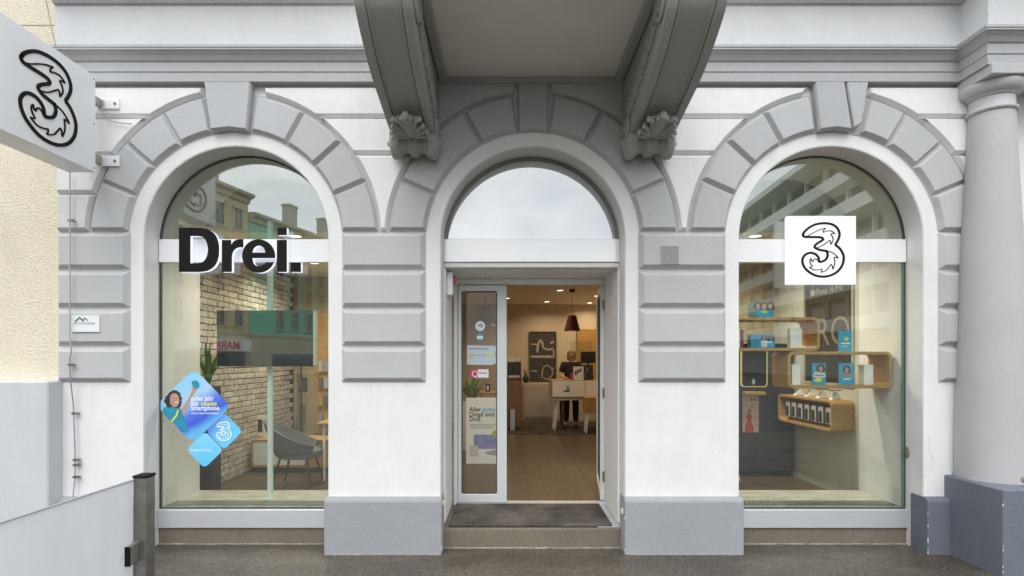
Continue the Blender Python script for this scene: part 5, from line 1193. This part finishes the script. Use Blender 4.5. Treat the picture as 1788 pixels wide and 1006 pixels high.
MB().tube([(X(1027, 6.75), 6.77, Z(634, 6.75)), (X(1027, 6.75), 6.77, kz1 + 0.012)], 0.02, 8).build('stand', CHAR, MO); bx('foot', X(1019, 6.75), X(1035, 6.75), 6.68, 6.86, kz1 + 0.001, kz1 + 0.0125, CHAR, MO)
M2 = thing('point_of_sale_screen', 'black slanted till screen with cables on the sales counter', 'till', (X(1026, 6.5), 6.6, kz1))
MB().prism_x([(6.50, kz1 + 0.001), (6.68, kz1 + 0.001), (6.66, kz1 + 0.30), (6.62, kz1 + 0.31)], X(1015, 6.55), X(1036, 6.55)).build('housing', CHAR, M2, bevel=0.006)
MB().tube([(X(1023 + 3 * math.sin(k * 0.6), 6.5), 6.5 - 0.003 * k, kz1 + 0.26 - 0.02 * k) for k in range(12)], 0.006, 6).build('cable', M('pale_cable', (0.4, 0.4, 0.4), 0.4), M2, smooth=True)
CD = thing('counter_card', 'white leaning card with pink corner on the sales counter', 'card', (X(1010, 6.42), 6.43, kz1))
bx('card', X(1001, 6.42), X(1019, 6.42), 6.42, 6.43, kz1 + 0.001, Z(640, 6.42), WLAQ, CD); bx('pink_corner', X(996, 6.41), X(1001, 6.41) - 0.001, 6.415, 6.425, kz1 + 0.001, Z(652, 6.41), M('pink_print', (0.55, 0.07, 0.18), 0.5), CD)
for j in range(3): bx('print_block', X(1004 + 4 * j, 6.41), X(1007 + 4 * j, 6.41), 6.4165, 6.4195, Z(655 - 3 * j, 6.41), Z(648 - 2 * j, 6.41), M('dark_print', (0.08, 0.05, 0.05), 0.5), CD)
GS = bx('sneeze_guard', X(996, 6.5), X(1034, 6.5), 6.50, 6.506, kz1 + 0.001, Z(596, 6.5), glass('acrylic_sheet', (0.93, 0.95, 0.94), 0.03), None, label='clear acrylic screen standing upright on the sales counter', cat='screen')
ST = thing('oak_stool', 'oak box stool with white legs in front of the counter', 'stool', (X(1036, 6.1), 6.2, FL))
bx('seat', X(1022, 6.0), X(1052, 6.0), 6.0, 6.36, Z(721, 6.0), Z(693, 6.0), OAK, ST, bevel=0.015)
for sx_, dx in ((X(1028, 6.0), -0.04), (X(1046, 6.0), 0.04)):
    for yy in (6.06, 6.3): MB().tube([(sx_, yy, Z(721, 6.0)), (sx_ + dx, yy, FL + 0.001)], [0.022, 0.014], 8).build('leg', WLAQ, ST, smooth=True)
# coffee corner
CC = thing('brown_cabinet', 'brown wooden cabinet against the back wall under the coffee machine', 'cabinet', (X(898, 6.6), 6.8, FL))
bx('carcass', X(872, 6.6), X(911, 6.6), 6.6, 7.1, FL + 0.06, 1.24, WALNUT, CC, bevel=0.006); bx('top', X(870, 6.6), X(913, 6.6), 6.57, 7.12, 1.2405, 1.27, WALNUT, CC, bevel=0.004); bx('kick', X(874, 6.6), X(909, 6.6), 6.63, 7.08, FL + 0.001, FL + 0.059, CHAR, CC)
bx('door', X(888, 6.6), X(908, 6.6), 6.585, 6.599, FL + 0.1, 1.2, WALNUT, CC, bevel=0.002); bx('steel_bin', X(891, 6.5), X(899, 6.5), 6.50, 6.58, FL + 0.001, 0.62, M('brushed_steel', (0.45, 0.43, 0.40), 0.35, metal=0.8), CC)
CM = thing('coffee_machine', 'black coffee machine on top of the brown cabinet', 'coffee machine', (X(897, 6.7), 6.8, 1.27))
bx('body', X(886, 6.65), X(910, 6.65), 6.68, 7.0, 1.271, 1.60, CHAR, CM, bevel=0.012); bx('drip_tray', X(888, 6.6), X(907, 6.6), 6.60, 6.68, 1.271, 1.31, M('brushed_steel', (0.45, 0.43, 0.40), 0.35, metal=0.8), CM, bevel=0.004)
for a in (892, 902): MB().tube([(X(a, 6.64), 6.64, 1.50), (X(a, 6.64), 6.64, 1.42)], 0.02, 8).build('spout', STEEL, CM)
for a in (889, 896, 904): MB().lathe([(0.035, 0), (0.04, 0.07), (0.034, 0.07)], (X(a, 6.8), 6.8, 1.6005), 12).build('cup', WLAQ, CM, smooth=True)
VA = thing('small_vase', 'small dark vase with a sprig beside the coffee machine', 'vase', (X(917, 7.6), 7.6, 1.10))
# low wall cabinet carrying the vase
LWC = thing('low_cabinet', 'pale low storage cabinet below the framed picture', 'cabinet', (X(938, 7.9), 8.1, FL))
bx('carcass', X(914, 7.9), X(966, 7.9), 7.9, 8.30, FL + 0.001, 1.10, M('pale_taupe_lacquer', (0.50, 0.44, 0.36), 0.45), LWC, bevel=0.006)
bx('door', X(918, 7.89), X(961, 7.89), 7.885, 7.899, FL + 0.14, 1.05, M('pale_taupe_lacquer', (0.50, 0.44, 0.36), 0.45), LWC, bevel=0.003)
bx('plinth', X(915, 7.89), X(965, 7.89), 7.87, 7.884, FL + 0.001, FL + 0.12, M('taupe_dark', (0.22, 0.19, 0.15), 0.5), LWC)
VA.location = (X(918, 8.0), 8.0, 1.10); WL[VA.name] = Vector(VA.location)
MB().lathe([(0.045, 1.1015), (0.075, 1.17), (0.06, 1.24), (0.035, 1.28), (0.04, 1.30)], (X(918, 8.0), 8.0, 0), 16).build('vase', CHAR, VA, smooth=True)
blades(VA, X(918, 8.0), 8.0, 1.27, 6, 0.2, 0.12, 0.03, M('dry_sprig', (0.2, 0.17, 0.08), 0.7), 'sprig', seed=5)
# framed picture
FP = thing('framed_picture', 'dark framed picture of pale curved shapes on the back wall', 'picture', (X(948, 8.3), 8.3, Z(665, 8.3)))
fy_ = 8.27; fx0, fx1, fz0, fz1 = X(924.5, fy_), X(971, fy_), Z(666, fy_), Z(579, fy_)
filled('frame', [[(fx0, fz0), (fx1, fz0), (fx1, fz1), (fx0, fz1)], [(fx0 + 0.02, fz0 + 0.02), (fx1 - 0.02, fz0 + 0.02), (fx1 - 0.02, fz1 - 0.02), (fx0 + 0.02, fz1 - 0.02)]], fy_ - 0.02, fy_ + 0.045, M('frame_brown', (0.09, 0.065, 0.045), 0.5), FP)
bx('canvas', fx0 + 0.018, fx1 - 0.018, fy_, fy_ + 0.02, fz0 + 0.018, fz1 - 0.018, M('canvas_dark', (0.075, 0.065, 0.055), 0.5, var=0.4, vscale=8), FP)
fp = lambda u, v: (X(880 + u / 3.353, fy_), Z(480 + v / 3.353, fy_)); PALE = M('canvas_pale', (0.50, 0.45, 0.38), 0.5, var=0.3, vscale=12)
bx('shelf_line', fx0 + 0.03, fx1 - 0.03, fy_ - 0.006, fy_ - 0.0005, fp(0, 486)[1], fp(0, 472)[1], PALE, FP)
for L, w_ in (([(195, 455), (200, 410), (212, 385), (225, 400), (228, 425)], 0.05), ([(228, 425), (255, 438), (290, 432)], 0.045), ([(290, 480), (292, 440)], 0.04), ([(158, 405), (195, 408)], 0.03), ([(222, 605), (228, 550), (250, 530), (275, 545), (285, 580), (255, 612), (232, 600)], 0.025), ([(275, 545), (296, 550)], 0.03), ([(158, 560), (195, 565)], 0.03), ([(270, 400), (292, 392)], 0.05)):
    MB().ribbon(spline([fp(*p) for p in L], 4), w_, fy_ - 0.006, fy_ - 0.0007).build('painted_shape', PALE, FP)
bx('wall_cladding', X(1008, 8.28), 2.34, 8.26, 8.319, Z(666, 8.28), Z(575, 8.28), OAK, None, label='light oak wall panel behind the assistant on the back wall', cat='cladding')
RG = bx('rug', X(884, 6.3), 2.2, 6.0, 8.2, FL + 0.002, FL + 0.010, M('dark_patterned_rug', (0.09, 0.07, 0.05), 0.95, var=1.0, vscale=7, col2=(0.025, 0.022, 0.02)), None, label='dark mottled rug under the sales counter', cat='rug')
# ceiling seams
# stickers on the fixed leaf
DS = DY + 0.039
def dsheet(pxa, pxb, pya, pyb, mat, label, cat='sticker'):
    return bx('door_sticker', X(pxa, DS), X(pxb, DS), DS - 0.002, DS, Z(pyb, DS), Z(pya, DS), mat, None, label=label, cat=cat)
def disc(px, py, r, y, mat, name, parent=None, **k): return MB().prism([(X(px, DS) + r * math.cos(2 * math.pi * i / 24), Z(py, DS) + r * math.sin(2 * math.pi * i / 24)) for i in range(24)], y - 0.0016, y).build(name, mat, parent, **k)
d0 = disc(838.5, 569.5, 0.056, DS, INKB, 'door_sticker', None, label='round white sticker with black rim and bird on the door glass', cat='sticker')
disc(838.5, 569.5, 0.052, DS - 0.0017, INKW, 'white_disc', d0)
dp = lambda u, v: (X(790 + u / 6.29, DS), Z(540 + v / 6.29, DS))
MB().ribbon(spline([dp(278, 182), dp(300, 172), dp(328, 178), dp(318, 195), dp(295, 190)], 4), 0.007, DS - 0.0045, DS - 0.0034).build('printed_bird', INKB, d0); MB().ribbon([dp(300, 172), dp(318, 158)], 0.005, DS - 0.0044, DS - 0.0034).build('printed_bird', INKB, d0)
d1 = disc(838, 589, 0.036, DS, INKC, 'door_sticker', None, label='small round blue sticker with white band on the door glass', cat='sticker')
bx('white_band', X(833, DS), X(843, DS), DS - 0.003, DS - 0.0017, Z(591.5, DS), Z(587, DS), INKW, d1)
d2 = MB().prism([dp(160, 395), dp(470, 402), dp(492, 420), dp(470, 470), dp(478, 560), dp(495, 585), dp(440, 612), dp(160, 610)], DS - 0.002, DS).build('door_notice', M('pale_notice_paper', (0.58, 0.68, 0.74), 0.5), None, label='pale blue paper notice taped on the door glass', cat='notice')
a = dp(180, 442); fine_print(a[0], DS - 0.003, a[1], 0.20, 0.012, M('grey_ink', (0.35, 0.35, 0.35), 0.5), d2)
a = dp(180, 508); fine_print(a[0], DS - 0.003, a[1], 0.18, 0.005, M('grey_ink', (0.35, 0.35, 0.35), 0.5), d2)
for u0, u1, v0, v1 in ((380, 455, 495, 518), (180, 232, 520, 538)): MB().prism([dp(u0, v1), dp(u1, v1), dp(u1, v0), dp(u0, v0)], DS - 0.0042, DS - 0.0021).build('highlighter_mark', INKY, d2)
d3 = dsheet(820.5, 853, 645, 659.5, INKW, 'white sticker with red Q square on the door glass')
bx('red_square', X(820.5, DS), X(834.5, DS), DS - 0.0036, DS - 0.0021, Z(659.5, DS), Z(645, DS), M('pink_red_ink', (0.60, 0.07, 0.13), 0.5), d3)
a = dp(208, 742); text('printed_text', 'Q', 0.088, a[0], DS - 0.0045, a[1], INKW, d3, 0.0005, 0.0)
a = dp(288, 706); fine_print(a[0], DS - 0.0032, a[1], 0.085, 0.010, M('pink_red_ink', (0.60, 0.07, 0.13), 0.5), d3)

# ------------------------------------------------------------------ shop assistant behind the counter
def skin_obj(name, V, E, Rd, mat, parent, root=0, sub=2):
    me = bpy.data.meshes.new(name); me.from_pydata([tuple(v) for v in V], E, [])
    ob = bpy.data.objects.new('tmp_skin', me); COL.objects.link(ob)
    sk = ob.modifiers.new('s', 'SKIN'); ob.modifiers.new('d', 'SUBSURF').levels = sub
    for i, r in enumerate(Rd):
        sv = me.skin_vertices[0].data[i]; sv.radius = r if isinstance(r, tuple) else (r, r); sv.use_root = (i == root)
    dg = bpy.context.evaluated_depsgraph_get(); dg.update()
    m2 = bpy.data.meshes.new_from_object(ob.evaluated_get(dg)); mb = MB()
    mb.add([v.co.copy() for v in m2.vertices], [tuple(p.vertices) for p in m2.polygons])
    bpy.data.objects.remove(ob); bpy.data.meshes.remove(me); bpy.data.meshes.remove(m2)
    return mb
PX, PY = X(997, 7.12), 7.12
PE = thing('person', 'shop assistant in black shirt and dark trousers standing behind the counter', 'person', (PX, PY, FL))
w3 = lambda x, y, z: (PX + x, PY + y, FL + z)
V = [w3(0, 0, 0.90), w3(0, 0.01, 1.10), w3(0, 0.01, 1.30), w3(0, 0.0, 1.42), w3(0, -0.02, 1.49), w3(0.005, -0.035, 1.555), w3(0.005, -0.03, 1.63),
     w3(-0.165, 0, 1.36), w3(-0.235, -0.04, 1.12), w3(-0.16, -0.24, 1.08), w3(0.165, 0, 1.36), w3(0.235, -0.04, 1.12), w3(0.14, -0.24, 1.08),
     w3(-0.09, 0, 0.84), w3(-0.10, -0.01, 0.47), w3(-0.105, 0.02, 0.09), w3(-0.115, -0.13, 0.04), w3(0.09, 0, 0.84), w3(0.10, -0.01, 0.47), w3(0.105, 0.02, 0.09), w3(0.115, -0.13, 0.04)]
E = [(0, 1), (1, 2), (2, 3), (3, 4), (4, 5), (5, 6), (2, 7), (7, 8), (8, 9), (2, 10), (10, 11), (11, 12), (0, 13), (13, 14), (14, 15), (15, 16), (0, 17), (17, 18), (18, 19), (19, 20)]
Rd = [(0.14, 0.10), (0.125, 0.09), (0.15, 0.10), 0.055, (0.06, 0.07), (0.072, 0.088), (0.062, 0.078), 0.06, 0.042, 0.027, 0.06, 0.042, 0.027, 0.08, 0.055, 0.038, 0.035, 0.08, 0.055, 0.038, 0.035]
body = skin_obj('body', V, E, Rd, None, PE)
for s, hx in ((-1, -0.15), (1, 0.13)):            # palms and fingers resting on the counter
    body.blob(w3(hx, -0.29, 1.078), (0.036, 0.048, 0.016), None, 10, 6)
    for k in range(4): body.tube([w3(hx + (k - 1.5) * 0.018, -0.325, 1.08), w3(hx + (k - 1.5) * 0.020, -0.36 - 0.008 * (k in (1, 2)), 1.078), w3(hx + (k - 1.5) * 0.021, -0.385 - 0.012 * (k in (1, 2)), 1.066)], [0.009, 0.008, 0.006], 6)
    body.tube([w3(hx - s * 0.03, -0.28, 1.078), w3(hx - s * 0.055, -0.31, 1.075), w3(hx - s * 0.06, -0.335, 1.068)], [0.011, 0.009, 0.007], 6)
body.blob(w3(0.005, -0.125, 1.55), (0.011, 0.018, 0.018), None, 8, 6)
bo = body.build('body', M('skin', (0.52, 0.31, 0.22), 0.5), PE, smooth=True, angle=180)
shirt = skin_obj('shirt', [V[i] for i in (0, 1, 2, 7, 10)] + [w3(-0.215, -0.03, 1.17), w3(0.215, -0.03, 1.17), w3(0, 0, 1.40)], [(0, 1), (1, 2), (2, 3), (2, 4), (3, 5), (4, 6), (2, 7)], [(0.165, 0.125), (0.145, 0.11), (0.165, 0.115), 0.078, 0.078, 0.066, 0.066, (0.075, 0.07)], None, PE)
shirt.build('shirt', M('black_shirt', (0.018, 0.018, 0.02), 0.85, bump=0.3, bscale=30), PE, smooth=True, angle=180)
tr = skin_obj('trousers', [V[0], V[13], V[14], w3(-0.105, 0.02, 0.11), V[17], V[18], w3(0.105, 0.02, 0.11)], [(0, 1), (1, 2), (2, 3), (0, 4), (4, 5), (5, 6)], [(0.155, 0.115), 0.095, 0.075, 0.066, 0.095, 0.075, 0.066], None, PE)
tr.build('trousers', M('dark_trousers', (0.022, 0.023, 0.03), 0.85), PE, smooth=True, angle=180)
for s in (-1, 1):
    MB().blob(w3(s * 0.112, -0.06, 0.042), (0.05, 0.135, 0.042)).build('shoe', M('shoe_grey', (0.10, 0.09, 0.085), 0.6), PE, smooth=True)
    MB().blob(w3(s * 0.03 + 0.005, -0.118, 1.575), (0.012, 0.008, 0.007), None, 8, 6).build('eye', CHAR, bo, smooth=True)
    MB().blob(w3(s * 0.082 + 0.005, -0.03, 1.555), (0.012, 0.02, 0.03), None, 8, 6).build('ear', M('skin', (0.52, 0.31, 0.22), 0.5), bo, smooth=True)
MB().blob(w3(0.005, -0.115, 1.512), (0.024, 0.009, 0.006), None, 8, 6).build('mouth', M('lips', (0.35, 0.12, 0.10), 0.5), bo, smooth=True)
HR = M('blond_hair', (0.34, 0.235, 0.13), 0.6, var=0.4, vscale=60)
hb = MB(); hb.blob(w3(0.005, -0.005, 1.605), (0.088, 0.10, 0.072)); hb.blob(w3(0.005, 0.035, 1.55), (0.092, 0.075, 0.095)); hb.blob(w3(-0.072, -0.03, 1.54), (0.022, 0.05, 0.10)); hb.blob(w3(0.082, -0.03, 1.54), (0.022, 0.05, 0.10)); hb.blob(w3(0.005, 0.10, 1.57), (0.05, 0.05, 0.055))
hb.build('hair', HR, PE, smooth=True)

# ================================================================== across the street (mirrored in the windows)
def far_mat(name, c): return M(name, c, 0.85, var=0.08, vscale=0.5)
def facade_house(name, label, tfar, length, height, wallc, base_h, floors, wstep, trimc, cornice_c, roofc, glassm, band=None):
    ang = math.atan2(1, -0.284); org = Vector((-44.8 + 0.284 * tfar, 5.09 - tfar, 0))
    mx_ = T(org) @ Matrix.Rotation(ang, 4, 'Z')
    H_ = thing(name, label, 'building', tuple(mx_ @ Vector((length / 2, 5, 0))))
    w = MB(mx_); w.box(0, length, 0, 12, base_h, height); w.build('wall', far_mat(name + '_render', wallc), H_)
    w = MB(mx_); w.box(0, length, -0.08, 12, -0.2, base_h - 0.002); w.build('ground_floor', far_mat(name + '_base', trimc), H_)
    w = MB(mx_); w.prism_x([(0.0, height - 1.0), (-0.25, height - 0.9), (-0.35, height - 0.5), (-0.9, height - 0.3), (-0.95, height), (0, height + 0.1)], 0, length); w.build('cornice', far_mat(name + '_cornice', cornice_c), H_)
    w = MB(mx_); w.prism_x([(0.4, height + 0.12), (6, height + 1.3), (12, height + 0.12)], 0, length); rf = w.build('roof', far_mat(name + '_tiles', roofc), H_)
    for k in range(int(length // 7)):
        w = MB(mx_); w.box(3 + 7 * k, 4.6 + 7 * k, 1.0, 2.0, height + 0.3, height + 3.0); w.box(2.9 + 7 * k, 4.7 + 7 * k, 0.9, 2.1, height + 3.0, height + 3.25); w.build('chimney', far_mat(name + '_chimney', (0.5, 0.45, 0.38)), rf)
    w = MB(mx_); w.box(0, length, -0.18, -0.005, base_h - 0.35, base_h); w.build('string_course', far_mat(name + '_cornice', cornice_c), H_)
    fh = (height - 1.2 - base_h) / floors; proto = None
    for fl_ in range(floors):
        n = int((length - 1.2) // wstep)
        for k in range(n):
            c = mx_ @ Vector((1.5 + k * wstep, 0, base_h + 0.55 + fl_ * fh))
            if proto is None:
                b = MB(Matrix.Rotation(ang, 4, 'Z')); b.slot = 0
                for a in ((-0.75, -0.55, 0, 2.2), (0.55, 0.75, 0, 2.2)): b.box(a[0], a[1], -0.10, 0.02, a[2], a[3])
                b.box(-0.85, 0.85, -0.16, 0.02, -0.15, 0.0); b.box(-0.85, 0.85, -0.2, 0.02, 2.2, 2.42); b.box(-0.04, 0.04, -0.07, 0.0, 0, 2.2); b.box(-0.55, 0.55, -0.07, 0.0, 1.45, 1.52)
                b.slot = 1; b.box(-0.55, 0.55, -0.02, 0.02, 0.0, 2.2)
                proto, _o = b.mesh('window', weld=False); proto.materials.append(far_mat(name + '_surround', trimc)); proto.materials.append(glassm); dz = _o
            o = bpy.data.objects.new('window', proto); COL.objects.link(o); o.parent = H_; o.location = c + dz - WL[H_.name]
    return H_, mx_
FG = M('far_window_glass', (0.05, 0.06, 0.065), 0.12, spec=0.8)
yh, ym_ = facade_house('ochre_house', 'ochre yellow town house with a market on its ground floor across the street', 59.0, 30.0, 19.4, (0.62, 0.49, 0.29), 4.6, 4, 2.5, (0.56, 0.47, 0.34), (0.50, 0.42, 0.31), (0.20, 0.17, 0.15), FG)
w = MB(ym_); w.box(0.6, 19.0, -0.9, -0.085, 2.5, 3.7); sgn = w.build('market_sign', far_mat('market_sign_white', (0.75, 0.74, 0.70)), yh)
text('sign_text', 'MARKET', 1.25, 2.2, -0.91, 2.68, M('sign_red', (0.55, 0.03, 0.03), 0.5), sgn, 0.01, 0.02, mtx=ym_)
w = MB(ym_); w.box(0.6, 19.0, -0.12, -0.085, 0.2, 2.2); w.build('shop_front', FG, yh)
gh, gm_ = facade_house('green_house', 'long mint green town house beside the ochre house across the street', 125.0, 68.5, 17.6, (0.22, 0.52, 0.37), 4.6, 4, 2.7, (0.50, 0.44, 0.33), (0.50, 0.46, 0.36), (0.18, 0.16, 0.15), FG)
for k in range(6):
    w = MB(gm_); w.box(2 + 11 * k, 10 + 11 * k, -0.12, -0.085, 0.3, 2.3); w.build('shop_front', FG, gh)
# white office block on the other side of that street
ang = math.atan2(-1, 0.068) ; ox, ot = 26.5, 30.0
wm = T((ox + 0.068 * ot, 5.09 - ot, 0)) @ Matrix.Rotation(ang, 4, 'Z')
OB = thing('office_block', 'white modern office block with long balcony bands across the street', 'building', tuple(wm @ Vector((30, 8, 0))))
WB = far_mat('office_white', (0.78, 0.78, 0.75))
w = MB(wm); w.box(0, 64, 1.6, 14, -0.2, 20.4); w.build('core', far_mat('office_recess', (0.52, 0.51, 0.47)), OB)
for k in range(5):
    z0 = 4.2 + k * 3.25
    w = MB(wm); w.box(-0.5 - 0.9 * (k % 2), 64.5, -0.2 - 0.8 * (k % 2), 1.6, z0, z0 + 1.15); w.build('balcony_band', WB, OB)
    for j in range(16):
        w = MB(wm); w.box(j * 4 + 0.15, j * 4 + 3.7, 1.5, 1.598, z0 + 1.2, z0 + 3.2); w.build('window', FG, OB)
        w = MB(wm); w.box(j * 4 + 3.72, j * 4 + 4.12, 1.2, 1.598, z0 + 1.16, z0 + 3.24); w.build('mullion', WB, OB)
w = MB(wm); w.box(-1.5, 65, -1.2, 15, 20.45, 21.1); w.build('roof_slab', WB, OB)
